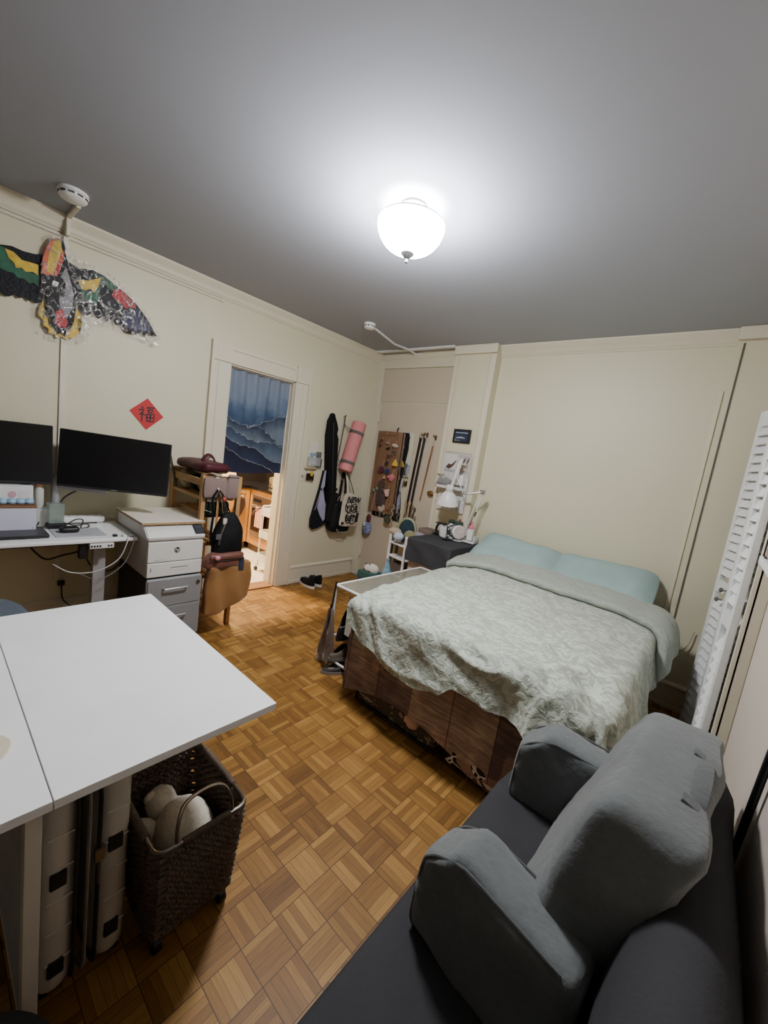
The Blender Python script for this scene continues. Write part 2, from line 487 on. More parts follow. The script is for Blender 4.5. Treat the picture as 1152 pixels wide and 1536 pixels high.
# ------------------------------------------------------------------ kitchen doorway
dr = stree('door_1', (0, -1.52, 0))
m = MB()
m.box((0, -2.03, 0), (.022, DY0, DZ), .003).box((0, DY1, 0), (.022, -1.02, DZ), .003)
m.box((.0, -2.045, 0), (.036, -2.022, 2.27), .003).box((.0, -1.035, 0), (.036, -1.012, DZ + .01), .003)
m.box((.022, -1.105, .17), (.028, -1.05, DZ - .01), .002).box((.022, -1.98, .17), (.028, -1.90, DZ - .01), .002)
m.build('casing', M_TRIM, dr)
m = MB()
m.box((0, DY0, DZ), (.02, DY1, 2.255), .003).box((0, -2.04, DZ), (.034, DY0, 2.265), .004).box((0, DY1, DZ), (.034, -1.005, 2.265), .004)
m.box((.02, DY0, 2.225), (.03, DY1, 2.235)).box((.034, -2.0, 2.15), (.038, -1.905, 2.235), .002).box((.034, -1.15, 2.15), (.038, -1.045, 2.235), .002)
m.build('head_casing', M_TRIM, dr)
m = MB()
m.box((-.17, DY1 - .012, 0), (.0, DY1 + .002, DZ)).box((-.17, DY0 - .002, 0), (.0, DY0 + .012, DZ)).box((-.17, DY0, DZ - .012), (.0, DY1, DZ + .002))
m.box((-.09, DY1 - .024, 0), (-.05, DY1 - .011, DZ - .012), .002)
m.build('jamb', M_TRIM, dr)
MB().box((-.15, DY0, 0), (.015, DY1, .014), .004).build('threshold', wood('threshold_wood', (120, 82, 44), (156, 112, 66), 'y'), dr)
# ------------------------------------------------------------------ panelled door in the alcove with the transom panel over it
d2 = stree('door_2', (.6, 0, 0))
MB().box((.125, -.012, .01), (1.075, 0, 2.14), .003).build('leaf', M_DOOR, d2)
MB().box((.105, -.010, 2.155), (1.09, 0, 2.52), .003).build('transom_panel', M_DOOR, d2)
m = MB(); m.box((0, -.03, 0), (.1, 0, 2.62), .004).box((.0, -.026, 2.53), (1.11, 0, 2.63), .004).box((1.085, -.03, 0), (1.112, 0, 2.62), .003)
m.build('casing', M_TRIM, d2)
m = MB()
for z in (1.96, .3): m.tube([(.112, -.036, z - .05), (.112, -.036, z + .05)], .008).box((.102, -.034, z - .045), (.135, -.028, z + .045))
m.build('hinge', M_TRIM, d2)
MB().ell((1.03, -.045, 1.2), (.045, .02, .026)).lathe([(.012, 0), (.012, .03)], (1.03, -.012, 1.2), 12, R('X', 90)).build('door_handle', M_BRASS, d2)
sbox('threshold_trim_5', (.11, -.085, 0), (1.09, -.012, .018), mat('grey_sill', (120, 122, 128), .5), .003).name = 'trim_5'
# ------------------------------------------------------------------ louvred bifold closet doors in the right wall
d3 = stree('door_3', (3.55, -.55, 0))
def louvre(a, b, name, nz=(.04, 2.1)):
    A = Vector((a[0], a[1], 0)); B = Vector((b[0], b[1], 0)); X = (B - A).normalized(); L = (B - A).length
    F = Matrix((X, Vector((0, 0, 1)).cross(X), Vector((0, 0, 1)))).transposed().to_4x4(); F.translation = A
    z0, z1 = nz; st = .036
    f = MB()
    f.box((0, -.013, z0), (st, .013, z1), .002, F).box((L - st, -.013, z0), (L, .013, z1), .002, F)
    for za, zb in ((z0, z0 + .11), (z1 - .09, z1), (1.0, 1.07)): f.box((st, -.012, za), (L - st, .012, zb), .002, F)
    fr = f.build('louvre_panel', M_WHITE, d3)
    s = MB(); z = z0 + .14
    while z < z1 - .1:
        if not (.975 < z < 1.095): s.box((-L / 2 + st, -.031, -.003), (L / 2 - st, .031, .003), 0, F @ T(L / 2, 0, z) @ R('X', -63))
        z += .053
    o = s.build('slats', M_WHITE, fr)
    return F, L
louvre((3.5545, -1.405), (3.526, -1.226), 'near'); louvre((3.531, -1.218), (3.60, -.90), 'mid'); louvre((3.60, -.888), (3.558, -.565), 'mid'); F, L = louvre((3.553, -.555), (3.488, -.367), 'far')
for k, (u, z) in enumerate(((.03, 1.03), (.06, .965))):
    q = F @ Vector((u, 0.013, z)); dirv = (F.to_3x3() @ Vector((0, 1, 0)))
    if (Vector((3.0, -2, 1)) - q).dot(dirv) < 0: dirv = -dirv; q = F @ Vector((u, -.013, z))
    MB().lathe([(.004, 0), (.004, .014), (.013, .02), (.015, .028), (.009, .034), (0, .035)], q, 14, dirv.to_track_quat('Z', 'Y').to_matrix().to_4x4()).build('knob', M_NICKEL, d3)
m = MB(); m.box((3.575, -1.55, 0), (W, -1.415, 2.2), .005).box((3.60, -1.415, 2.13), (W, -.06, 2.2), .004).box((3.566, -1.55, 0), (3.59, -1.525, 2.2), .004)
m.build('casing', M_TRIM, d3)
# ------------------------------------------------------------------ raceways, detectors, ceiling lamp
M_RACE = mat('raceway_paint', (214, 208, 190), .45, var=.02)
m = MB()
m.tube([(.008, YF + .1, 2.585), (.008, -1.99, 2.585)], .01, 8)
m.ell((.01, -1.985, 2.585), (.012, .02, .014))
struct(m.build('trim_6', M_RACE))
m = MB()
m.box((.06, -3.022, H - .025), (.30, -2.998, H), .004).box((.0, -3.024, 2.3), (.022, -2.996, H - .02), .004).box((0, -3.02, .35), (.014, -2.988, 2.32), .003).box((0, -3.02, H - .12), (.07, -3.0, H - .0), .004)
struct(m.build('trim_7', M_RACE))
m = MB().tube([(.64, -.85, H - .012), (.5, -.36, H - .012), (.535, -.17, H - .014), (.54, -.1, H - .02), (.54, -.03, H - .03)], .011, 8)
m.tube([(.54, -.035, H - .03), (.62, -.028, H - .025)], .009, 8)
struct(m.build('trim_8', M_WMETAL))
def detector(loc, label, s=1.0):
    t = thing('smoke_detector', label, 'smoke detector', loc)
    x, y, z = loc
    MB().lathe([(0, 0), (.062 * s, 0), (.064 * s, -.014), (.056 * s, -.018)], loc, 28).build('mounting_plate', M_WHITE, t)
    MB().lathe([(.058 * s, -.018), (.058 * s, -.034), (.05 * s, -.044), (.02 * s, -.05), (0, -.05)], loc, 28).build('cover', M_WHITE, t)
    m = MB()
    for k in range(10):
        a = 2 * PI * k / 10
        m.box((-.012 * s, .0565 * s, -.031), (.012 * s, .0592 * s, -.022), 0, T(*loc) @ R('Z', math.degrees(a)))
    m.build('vent_slots', mat('dark_slot', (60, 58, 54), .8), t)
    return t
detector((.42, -3.06, H), 'larger white smoke detector on the ceiling above the toucan kite', 1.12)
detector((.645, -.9, H), 'smaller white smoke detector on the ceiling near the alcove, end of a raceway', .85)
LX, LY = 2.05, -2.1
lamp = thing('ceiling_light', 'frosted glass bowl ceiling light, lit, on the middle of the ceiling', 'ceiling light', (LX, LY, H))
MB().lathe([(0, H), (.062, H), (.066, H - .012), (.05, H - .026), (0, H - .026)], (LX, LY, 0), 32).build('canopy', mat('lamp_canopy', (120, 100, 90), .4, .3, .03), lamp)
m = MB()
for k in range(3):
    a = 2 * PI * k / 3 + .4; m.tube([(LX + .04 * math.cos(a), LY + .04 * math.sin(a), H - .026), (LX + .15 * math.cos(a), LY + .15 * math.sin(a), H - .08)], .004)
m.tube([(LX, LY, H - .02), (LX, LY, H - .25)], .008)
m.build('rod', M_NICKEL, lamp)
MB().lathe([(.11, H - .066), (.14, H - .068), (.1565, H - .076), (.1605, H - .085), (.155, H - .084), (.138, H - .074), (.11, H - .071)], (LX, LY, 0), 40).build('glass_rim', mat('frosted_rim', (210, 212, 216), .5, var=.01), lamp)
prof = [(.159, H - .0855)] + [(.16 * math.cos(a) ** .78, H - .085 - .122 * math.sin(a) ** 1.1) for a in [i * PI / 2 / 12 for i in range(1, 12)]] + [(.0, H - .207)]
MB().lathe(prof, (LX, LY, 0), 40).build('glass_bowl', emis('lit_frosted_glass', (250, 250, 255), 75.0), lamp)
MB().lathe([(.0, H - .200), (.030, H - .203), (.033, H - .212), (.020, H - .224), (.010, H - .234), (0, H - .236)], (LX, LY, 0), 20).build('finial', mat('finial_grey', (92, 92, 94), .5, .3), lamp)
# ------------------------------------------------------------------ bed
BX0, BX1, BY0, BY1, BZ = 1.84, 3.20, -1.88, -.07, .70
bed = thing('bed', 'double bed with a brown plank-print skirt, its head against the cream wall', 'bed', ((BX0 + BX1) / 2, (BY0 + BY1) / 2, 0))
M_BEDF = mat('dark_bed_frame', (44, 38, 36), .6, var=.1)
m = MB().box((BX0 + .02, BY0 + .03, .24), (BX1 - .02, BY1, .34), .008)
m.build('bed_frame', M_BEDF, bed)
for x in (BX0 + .06, BX1 - .06):
    for y in (BY0 + .1, BY1 - .08): MB().box((x - .025, y - .025, 0), (x + .025, y + .025, .24), .004).build('leg', M_BEDF, bed)
MB().soft(((BX0 + BX1) / 2, (BY0 + BY1) / 2, .495), (BX1 - BX0, BY1 - BY0, .33), .05, 8).build('mattress', mat('pale_mattress', (190, 194, 188), .9), bed)
def skirt_pt(s, t):
    # along the left side, the foot and the right side
    L1, L2, L3 = 1.0, BX1 - BX0, 1.0; d = s * (L1 + L2 + L3)
    top, bot = .56, .085
    wob = .007 * math.sin(d * 13) + .003 * math.sin(d * 37 + 1)
    if d < L1: p = Vector((BX0 - .015, BY0 + L1 - d, 0)); n = Vector((-1, 0, 0))
    elif d < L1 + L2:
        q = d - L1; p = Vector((BX0 + q, BY0 - .015, 0)); n = Vector((0, -1, 0))
        bot = .055 + .095 * math.sin(min(1, q / .9) * PI) ** 1 + (.05 if q > .9 else 0) * min(1, (q - .9) / .3) if q < 1.36 else .1
        bot += .004 * math.sin(q * 13)
    else: p = Vector((BX1 + .015, BY0 + d - L1 - L2, 0)); n = Vector((1, 0, 0))
    z = top + (bot - top) * t
    return (p + n * (wob * t + .012 * t)).to_tuple()[:2] + (z,)
MB().grid(skirt_pt, 260, 14).build('bed_skirt', skirt_mat(), bed, 80)

# comforter: draped over top, sides and foot
M_COMF = comforter_mat('sage_comforter', (164, 172, 156), (222, 228, 214))
M_COMF2 = comforter_mat('sage_comforter_back', (158, 166, 154), (174, 182, 170))
WX = BX1 - BX0; OL, OR_ = .07, .38; TOPZ = .735
def sstep(a, b, x):
    t = max(0, min(1, (x - a) / (b - a))); return t * t * (3 - 2 * t)
def foot_hang(u):
    k = u / WX
    pts = [(-.3, .15), (0, .22), (.1, .31), (.3, .385), (.38, .39), (.5, .345), (.56, .28), (.7, .29), (.8, .29), (1.0, .30), (1.3, .34)]
    for (a, va), (b, vb) in zip(pts, pts[1:]):
        if k <= b: return va + (vb - va) * sstep(a, b, k)
    return pts[-1][1]
def drape(u, v, lift=0.0, rough=1.0):
    """u across from the left edge of the mattress, v up from its foot"""
    dx = -u if u < 0 else (u - WX if u > WX else 0.0); sx = -1 if u < 0 else 1
    dy = -v if v < 0 else 0.0
    d = math.hypot(dx, dy)
    cx = min(max(u, 0), WX); cy = max(v, 0)
    base = Vector((BX0 + cx + .055 * (1 - cx / WX) * sstep(1.1, .1, cy), BY0 + cy, TOPZ + lift))
    r = .085 + lift; n = Vector((0, 0, 1)); p = base.copy()
    # gentle crown over the top
    ex = min(cx, WX - cx); ey = cy
    p.z -= .03 * math.exp(-(ex / .12) ** 2) + .03 * math.exp(-(ey / .12) ** 2)
    if d > 1e-6:
        dr_ = Vector((sx * dx / d, -dy / d, 0))
        q = r * PI / 2
        if d < q: h, dz = r * math.sin(d / r), r * (1 - math.cos(d / r))
        else: h, dz = r + (d - q) * .14, r + (d - q) * .97
        a = min(d / q, 1) * PI / 2
        p += dr_ * h; p.z -= dz
        n = dr_ * math.sin(a) + Vector((0, 0, 1)) * math.cos(a)
        # folds that grow down the hanging cloth
        g = min(1, d / .28)
        along = (u if dy > dx else v) + .6 * d
        fold = math.sin(along * 15 + 2.2 * mn.noise(Vector((along * 2.5, d * 2, 3)))) * .45 + .5 * mn.noise(Vector((along * 6, d * 2, 7)))
        kr = .5 + .9 * sstep(WX * .55, WX, u)
        p += n * (.026 * g * fold * kr)
        if dx > 0 and dy > 0: p += dr_ * .03 * math.sin(math.atan2(dy, dx) * 8) * g
    # rumples: diagonal ridges over the whole cloth, stronger near the foot on the far-right corner
    k = .6 + .9 * sstep(.5, WX, u) * sstep(1.2, .1, v) + .35 * sstep(.6, 0, v)
    vv = v if v > 0 else v * .8
    q1, q2 = u * .62 + vv, u - vv * .62
    wz = .35 * mn.noise(Vector((u * 2.2, vv * 2.2, 5)))
    w1 = Vector(((q1 + wz) * 6.0, q2 * 1.3, 1.7))
    rid = 1 - abs(mn.noise(w1)) * 2
    w2 = Vector(((q1 + wz * .6) * 14, q2 * 3.4, 4.2)); rid2 = 1 - abs(mn.noise(w2)) * 2
    w3 = Vector((u * 26, v * 30, 9)); 
    disp = (.013 * (rid - .6) + .006 * (rid2 - .6) + .002 * mn.noise(w3)) * k * rough
    ks = sstep(.75, 1.25, u) * sstep(.55, .05, v)
    if ks > 0:
        w4 = Vector((u * 4.5 + v * 3.5, u * 3.0 - v * 4.5, 11.3)); disp += .028 * ks * (1 - 2.2 * abs(mn.noise(w4)))
    return p + n * disp
def cf(s, t):
    u = -OL + s * (WX + OL + OR_)
    fh = foot_hang(u); v = -fh + t * (fh + 1.42)
    k = sstep(0, .3, -u) if u < 0 else (sstep(0, .34, u - WX) if u > WX else 0)
    return drape(u, v)
comf = thing('comforter', 'rumpled sage-green comforter with a leaf texture spread over the bed', 'comforter', ((BX0 + BX1) / 2, (BY0 + BY1) / 2, .7))
m = MB().grid(cf, 230, 210, .012); m.build('cover', M_COMF, comf, 80)
# the head end folded back in a thick band
def ff(s, t):
    u = -.10 + s * (WX + .10 + .36)
    a = 1.30 - .10 * math.sin(s * 2.4) - .12 * sstep(.25, 0, s) - .10 * sstep(.75, 1, s)     # v of the rolled edge
    b = 1.52
    # t 0..0.25 rolls under, then runs back to the pillows
    if t < .25:
        k = t / .25; ang = PI * (1 - k); v = a + .022 * math.cos(ang) * -1 + .02 * math.sin(ang) * -1; lift = .030 - .026 * math.cos(ang) 
        v = a - .024 * math.sin(ang)
    else:
        k = (t - .25) / .75; v = a + (b - a) * k; lift = .056 + .03 * math.sin(k * PI * .5)
    return drape(u, v, lift, .8)
MB().grid(ff, 180, 40).build('folded_edge', M_COMF2, comf, 80)
# the paler sheet that shows below the comforter's hem
def sf(s, t):
    u = .02 + s * (WX + .26); v = -(.13 + t * (.11 + .02 * math.sin(s * 7) + .12 * sstep(.6, .9, s)))
    return drape(u, v, -.04, .5)
M_SHEET = mat('pale_sheet', (170, 182, 178), .85, bump=.2, bscale=30)
sh = MB().grid(sf, 90, 24, .004).build('bed_sheet', M_SHEET, None, 80); tag(sh, 'pale sheet showing just below the hem of the comforter', 'sheet')
# pillows
M_PIL = mat('teal_pillowcase', (150, 174, 170), .85, var=.04, scale=4, bump=.25, bscale=14)
def pill(seed):
    def fn(p):
        k = (abs(p.x) / .36) ** 2 * (abs(p.y) / .23) ** 2
        p = p * (1 + .05 * k); p.z *= 1 - .55 * max((abs(p.x) / .36) ** 4, (abs(p.y) / .23) ** 4)
        w = Vector((p.x * 5, p.y * 7, seed)); p.z += .012 * (1 - 2 * abs(mn.noise(w))); return p
    return fn
for i, (x, y, z, rx, ry, lab) in enumerate(((2.13, -.23, .815, 27, 2, 'pale teal pillow against the wall, on the black-clothed nightstand side'), (2.815, -.225, .815, 27, -2, 'pale teal pillow against the wall, on the closet side of the bed'))):
    o = MB().soft((x, y, z), (.69, .44, .15), .07, 14, .025, .006, 6, R('Z', (-2, 2)[i]) @ R('X', rx) @ R('Y', ry), pill(i * 5)).build('pillow', M_PIL, None, 80)
    tag(o, lab, 'pillow')
# things stored under the foot of the bed
t = thing('storage_bag', 'see-through dark storage bag of odds and ends under the foot of the bed', 'storage bag', (2.2, -1.75, 0))
MB().soft((2.24, -1.76, .085), (.60, .22, .16), .03, 6, .01, .01).build('bag', board_mat('dark_clear_bag', (84, 78, 74), (170, 156, 146), 24, .6), t)
m = MB(); m.tube([(1.95, -1.872, .16), (1.94, -1.875, .02), (2.53, -1.875, .015), (2.53, -1.872, .14)], .008, 6); m.tube([(2.1, -1.873, .02), (2.1, -1.873, .15)], .005, 6)
m.build('piping', M_BLACK, t)
MB().ell((2.36, -1.868, .10), (.05, .02, .04), 12, None, .4).build('tissue_ball', mat('pinkish_paper', (226, 190, 174), .9), t)
o = MB().soft((2.80, -1.74, .085), (.42, .3, .165), .04, 6, .02, .012).build('patterned_bundle', hex_cloth(), None)
tag(o, 'black bundle with white hexagon lines under the foot of the bed', 'bundle')

# ------------------------------------------------------------------ sofa along the right wall
M_SOFA = fuzz('charcoal_upholstery', (49, 49, 51), (62, 62, 64), 140, .25)
sofa = thing('sofa', 'low charcoal fabric sofa along the side wall', 'sofa', (3.3, -3.2, 0))
MB().soft((3.296, -3.28, .335), (.60, 2.34, .18), .045, 12, .012, .004, 4).build('seat', M_SOFA, sofa, 80)
MB().box((3.03, -4.42, .1), (3.56, -2.16, .26), .02).build('base', mat('sofa_base', (30, 30, 32), .9), sofa)
def sb(p):
    p.x += .022 * (p.z / .2); return p
MB().soft((3.505, -3.30, .62), (.14, 2.22, .44), .075, 12, .015, .01, 5, None, sb).build('back', M_SOFA, sofa, 80)
for x in (3.06, 3.5):
    for y in (-4.35, -2.24): MB().lathe([(0, 0), (.018, 0), (.026, .1), (0, .1)], (x, y, 0), 14).build('leg', M_BLACK, sofa)

# backrest cushion with two arms, sitting on the sofa
M_PLUSH = fuzz('grey_plush', (84, 88, 88), (112, 117, 116), 45, .5)
M_PIPE = fuzz('grey_piping', (70, 74, 74), (92, 96, 96), 60, .4)
br = thing('backrest_cushion', 'grey plush backrest cushion with two arms standing on the sofa seat', 'backrest cushion', (3.28, -2.55, .425))
def backfn(p):
    k = (p.z + .26) / .52                                  # 0 at the seat, 1 at the top
    p.x += .16 * k - .08                                    # leans back
    p.x *= 1.0
    p.x += (1 - k) * p.x * .55 * 0
    sh_ = 1 - .07 * sstep(.62, 1.0, k)                       # shoulders narrow toward the top
    p.y *= sh_ * (1 + .05 * (1 - k))
    w = Vector((p.x * 8, p.y * 7, p.z * 9)); p.x += .014 * mn.noise(w); p.y += .012 * mn.noise(w + Vector((5, 5, 5)))
    return p
MB().soft((3.375, -2.555, .685), (.18, .55, .53), .036, 14, .010, .006, 7, R('Z', -3), backfn).build('back', M_PLUSH, br, 80)
def armfn(sgn):
    def fn(p):
        k = (p.x + .172) / .345                                # 0 at the front, 1 at the back
        p.z += .0 * k
        w = Vector((p.x * 9, sgn * 3, p.z * 9)); p.y += .010 * mn.noise(w)
        # the front end is rounded off at the top
        fz = sstep(.05, .1375, p.z) * sstep(-.08, -.1725, p.x); p.x += .035 * fz; p.z -= .03 * fz
        # tension creases on the sides
        p.y += math.copysign(1, p.y) * .004 * math.sin((p.x * 1.0 + p.z * 1.3) * 60) * (1 - min(1, abs(p.z) / .13))
        return p
    return fn
for (c, rz, ry) in (((3.225, -2.235, .548), 3, 3), ((3.232, -2.845, .556), -7, 4)):
    A = MB().soft(c, (.345, .135, .275), .026, 14, .007, .004, 8, R('Z', rz) @ R('Y', ry), armfn(rz)).build('arm', M_PLUSH, br, 80)
    M = T(*c) @ R('Z', rz) @ R('Y', ry)
    for sy in (-.0605, .0605):
        pts = [(-.155, -.128), (-.166, -.10), (-.167, .04), (-.152, .078), (-.125, .102), (-.08, .126), (-.04, .1325), (.14, .133)]
        MB().tube(spline([M @ Vector((x, sy, z)) for x, z in pts], 5), .0032, 6).build('piping', M_PIPE, A)
# carrying handle on top of the back
hb = T(3.49, -2.58, .952) @ R('Z', -3) @ R('Y', 20)
MB().tube(spline([hb @ Vector((.012, y, z)) for y, z in ((-.09, -.004), (-.08, .004), (-.04, .010), (0, .011), (.04, .010), (.08, .004), (.09, -.004))], 4), 0, 8, False, (.016, .004)).build('handle', M_PIPE, br)
for y in (-.1, .1): MB().box((-.012, y - .015, -.006), (.02, y + .015, .008), .003, hb).build('handle_patch', M_PIPE, br)
# dark pole leaning behind the sofa
o = MB().tube([(3.607, -2.30, .42), (3.605, -2.47, 1.05)], .008, 10).build('pole', M_BLACK); tag(o, 'thin black pole leaning on the wall behind the sofa back', 'pole')
# wall shelf with books on the right wall
ws = thing('wall_shelf', 'narrow white wall shelf holding books beside the closet door', 'shelf', (3.57, -2.55, 1.393))
MB().box((3.52, -2.95, 1.393), (W, -2.2, 1.411), .002).build('board', M_WHITE, ws)
for y in (-2.33, -2.8): MB().prism([(W, 1.393), (3.55, 1.393), (3.56, 1.378), (W, 1.33)], y - .012, y + .012, 'xz').build('bracket', M_BLACK, ws)
o = MB().box((3.525, -2.212, 1.412), (3.61, -2.208, 1.56)).box((3.525, -2.27, 1.412), (3.61, -2.209, 1.414)).build('bookend', M_BLACK); tag(o, 'black metal bookend at the end of the wall shelf', 'bookend')
yy = -2.2155
for k, (c, th, hh) in enumerate((((220, 214, 206), .012, .13), ((112, 60, 42), .022, .125), ((190, 160, 110), .016, .12), ((120, 96, 104), .03, .15), ((196, 190, 182), .02, .14), ((60, 70, 96), .025, .15))):
    bk = thing('book', ['thin white paperback next to the bookend on the wall shelf', 'brown hardback second from the bookend on the wall shelf', 'tan paperback third from the bookend on the wall shelf', 'mauve thick book fourth from the bookend on the wall shelf', 'off-white book fifth from the bookend on the wall shelf', 'navy book sixth from the bookend on the wall shelf'][k], 'book', (3.565, yy - th / 2, 1.414), 'books on the wall shelf')
    MB().box((3.528, yy - th, 1.4145), (3.605, yy, 1.4145 + hh), .0015).build('cover', mat('book_%d' % k, c, .6), bk)
    MB().box((3.532, yy - th + .002, 1.4165), (3.606, yy - .002, 1.4125 + hh)).build('pages', mat('pages', (226, 218, 200), .9), bk)
    yy -= th + .001
# ------------------------------------------------------------------ gate-leg table in the foreground
M_TBL = mat('white_laminate', (242, 242, 240), .35, var=.012)
M_TBLE = mat('table_edge', (196, 196, 196), .45, var=.02)
tb = thing('table', 'white gate-leg table with its leaf raised in the foreground', 'table', (2.0, -3.5, 0))
tz = .74
def slab(name, y0, y1):
    o = MB().box((1.50, y0, tz - .022), (2.52, y1, tz), .0015).build(name, M_TBL, tb); return o
slab('table_leaf', -3.468, -2.935); slab('tabletop', -3.755, -3.4705)
cr = (214, 206, 190)
M_LEG = mat('cream_leg', cr, .5, var=.02)
for x in (1.58, 2.445):
    MB().box((x - .016, -3.505, 0), (x + .016, -3.475, tz - .023), .003).build('leg', M_LEG, tb)
MB().box((1.60, -3.50, .06), (2.425, -3.48, .10), .003).build('stretcher', M_LEG, tb)
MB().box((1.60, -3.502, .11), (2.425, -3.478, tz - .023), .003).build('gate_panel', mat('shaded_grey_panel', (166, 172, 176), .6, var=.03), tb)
MB().box((1.60, -3.2, tz - .045), (2.0, -3.16, tz - .0225), .002).build('support_rail', M_LEG, tb)
o = MB().lathe([(0, 0), (.058, 0), (.06, .003), (.058, .006), (0, .006)], (2.283, -3.565, tz + .0005), 40).build('coaster', mat('cream_cork', (214, 202, 178), .8)); tag(o, 'round cream coaster on the white table at the picture edge', 'coaster')

# ------------------------------------------------------------------ suitcase under the table
sc_ = thing('suitcase', 'pale hard-shell suitcase with dark zip bands under the white table', 'suitcase', (2.1, -3.37, 0))
M_SHELL = mat('pale_shell', (206, 198, 184), .4, var=.04, scale=3)
M_ZIP = mat('dark_zip_tape', (54, 50, 48), .8, bump=.3, bscale=200)
def shellfn(p):
    for zz in (-.19, -.11, -.03, .05, .13, .21):
        g = max(0, 1 - abs(p.z - zz) / .006)
        if g: p.y *= 1 - .04 * g
    return p
def suit(y0, y1, name):
    b = MB().soft((2.14, (y0 + y1) / 2, .345), (.50, y1 - y0, .60), .075, 16, 0, 0, 1, None, None)
    for zz in (.16, .25, .34, .43, .52): b.tube([(2.3905, y0 + .02, zz), (2.3905, y1 - .012, zz)], .0018, 6)
    return b.build(name, M_SHELL, sc_)
suit(-3.472, -3.388, 'near_shell') ; suit(-3.352, -3.268, 'far_shell')
def band(y0, y1, name, m, g=0):
    ring = []
    pts = []
    for cx, cz, a0 in ((2.14 + .25 - .075, .345 + .3 - .075, 0), (2.14 - .25 + .075, .645 - .075, 90), (1.89 + .075, .045 + .075, 180), (2.39 - .075, .12, 270)):
        pts += arc((cx, 0, cz), .076 + g, a0, a0 + 90, 8)
    y = (y0 + y1) / 2
    MB().tube([(p[0], y, p[2]) for p in pts], 0, 8, True, ((y1 - y0) / 2, .004)).build(name, m, sc_)
band(-3.408, -3.382, 'zip_band', M_ZIP); band(-3.361, -3.335, 'zip_band', M_ZIP, .001); band(-3.3815, -3.3615, 'middle_strip', mat('grey_strip', (168, 160, 148), .6), .003)
for y, z in ((-3.43, .40), (-3.31, .42), (-3.43, .14), (-3.31, .15)):
    MB().box((2.385, y - .017, z - .022), (2.396, y + .017, z + .022), .004).build('corner_block', M_BLACK, sc_)
m = MB().box((2.39, -3.36, .40), (2.406, -3.337, .44), .003); m.tube([(2.402, -3.35, .40), (2.406, -3.35, .34)], .004, 8); m.build('zip_lock', M_NICKEL, sc_)
for x in (1.95, 2.33):
    for y in (-3.45, -3.29): MB().lathe([(0, -.012), (.022, -.012), (.022, .012), (0, .012)], (x, y, .022), 16, R('X', 90)).build('wheel', M_BLACK, sc_)

# ------------------------------------------------------------------ wicker basket with casters and a plush inside
bk = thing('wicker_basket', 'dark wicker basket on casters with metal handles at the end of the table', 'basket', (2.36, -3.12, 0))
M_WICK = fuzz('dark_wicker', (58, 48, 42), (124, 108, 94), 40, .4, .5)
RB, RT, ZB, ZT = (2.20, 2.44, -3.222, -2.975), (2.17, 2.52, -3.258, -3.0), .055, .432
def bwall(k):
    return [RB[i] + (RT[i] - RB[i]) * k for i in range(4)]
def loop(k, n=26, off=0.0):
    x0, x1, y0, y1 = bwall(k); r = .03; x0 -= off; x1 += off; y0 -= off; y1 += off
    P = []
    cs = [(x1 - r, y1 - r, 0), (x0 + r, y1 - r, 90), (x0 + r, y0 + r, 180), (x1 - r, y0 + r, 270)]
    for i, (cx, cy, a) in enumerate(cs):
        for q in range(4):
            t = math.radians(a + 30 * q); P.append((cx + r * math.cos(t), cy + r * math.sin(t)))
        nx = cs[(i + 1) % 4]; t = math.radians(a + 90); e = (cx + r * math.cos(t), cy + r * math.sin(t)); f = (nx[0] + r * math.cos(t), nx[1] + r * math.sin(t))
        for q in range(1, n): P.append((e[0] + (f[0] - e[0]) * q / n, e[1] + (f[1] - e[1]) * q / n))
    return P
def weave(name, sides=None):
    m = MB(); rows = 30
    for r in range(rows):
        k = (r + .5) / rows; z = ZB + (ZT - ZB) * k; P = loop(k, 38)
        cx = sum(p[0] for p in P) / len(P); cy = sum(p[1] for p in P) / len(P); pts = []
        for i, (x, y) in enumerate(P):
            w = .006 * math.sin(i * PI / 2.0 + (PI if r % 2 else 0) + .5 * mn.noise(Vector((r * 3.3, i * .2, 1))))
            d = Vector((x - cx, y - cy, 0)).normalized()
            pts.append((x + d.x * w, y + d.y * w, z + .003 * math.sin(i * PI / 2 + r * 1.3) + .0025 * mn.noise(Vector((i * .7, r * 1.9, 0)))))
        m.tube(pts, .0072, 6, True)
    P0, P1 = loop(0, 30), loop(1, 30)
    for i in range(0, len(P0), 2):
        m.tube([(P0[i][0], P0[i][1], ZB), (P1[i][0], P1[i][1], ZT)], .005, 5)
    return m.build(name, M_WICK, bk)
weave('woven_wall')
x0, x1, y0, y1 = bwall(0); MB().box((x0, y0, ZB - .005), (x1, y1, ZB + .012), .003).build('bottom', M_WICK, bk)
M_STEEL = mat('steel_rim', (150, 140, 128), .3, .9, .08)
P = loop(1, 30); rim = MB().tube([(x, y, ZT + .006) for x, y in P], .0055, 8, True).build('metal_rim', M_STEEL, bk)
m = MB(); cx, cy = (RT[0] + RT[1]) / 2, (RT[2] + RT[3]) / 2
for seg in ((40, 118),):
    pass
L = len(P)
for i in range(L):
    if i % (L // 4) == 0: wr = MB()
    x, y = P[i]; nx, ny = P[(i + 1) % L]
    side_len = L // 4; q = i % side_len
    if 8 < q < side_len - 5 or 1:
        if (8 < q < side_len - 4):
            for s_ in (0, .5):
                px, py = x + (nx - x) * s_, y + (ny - y) * s_
                d = Vector((nx - x, ny - y, 0)).normalized()
                wr.tube(arc((0, 0, 0), .0105, 0, 330, 8, 'yz'), .0028, 4) if False else wr.ell((px, py, ZT + .004), (.0045 if abs(d.x) > .5 else .011, .0045 if abs(d.y) > .5 else .011, .012), 8)
    if q == side_len - 1: wr.build('wrapped_rim', M_WICK, bk)

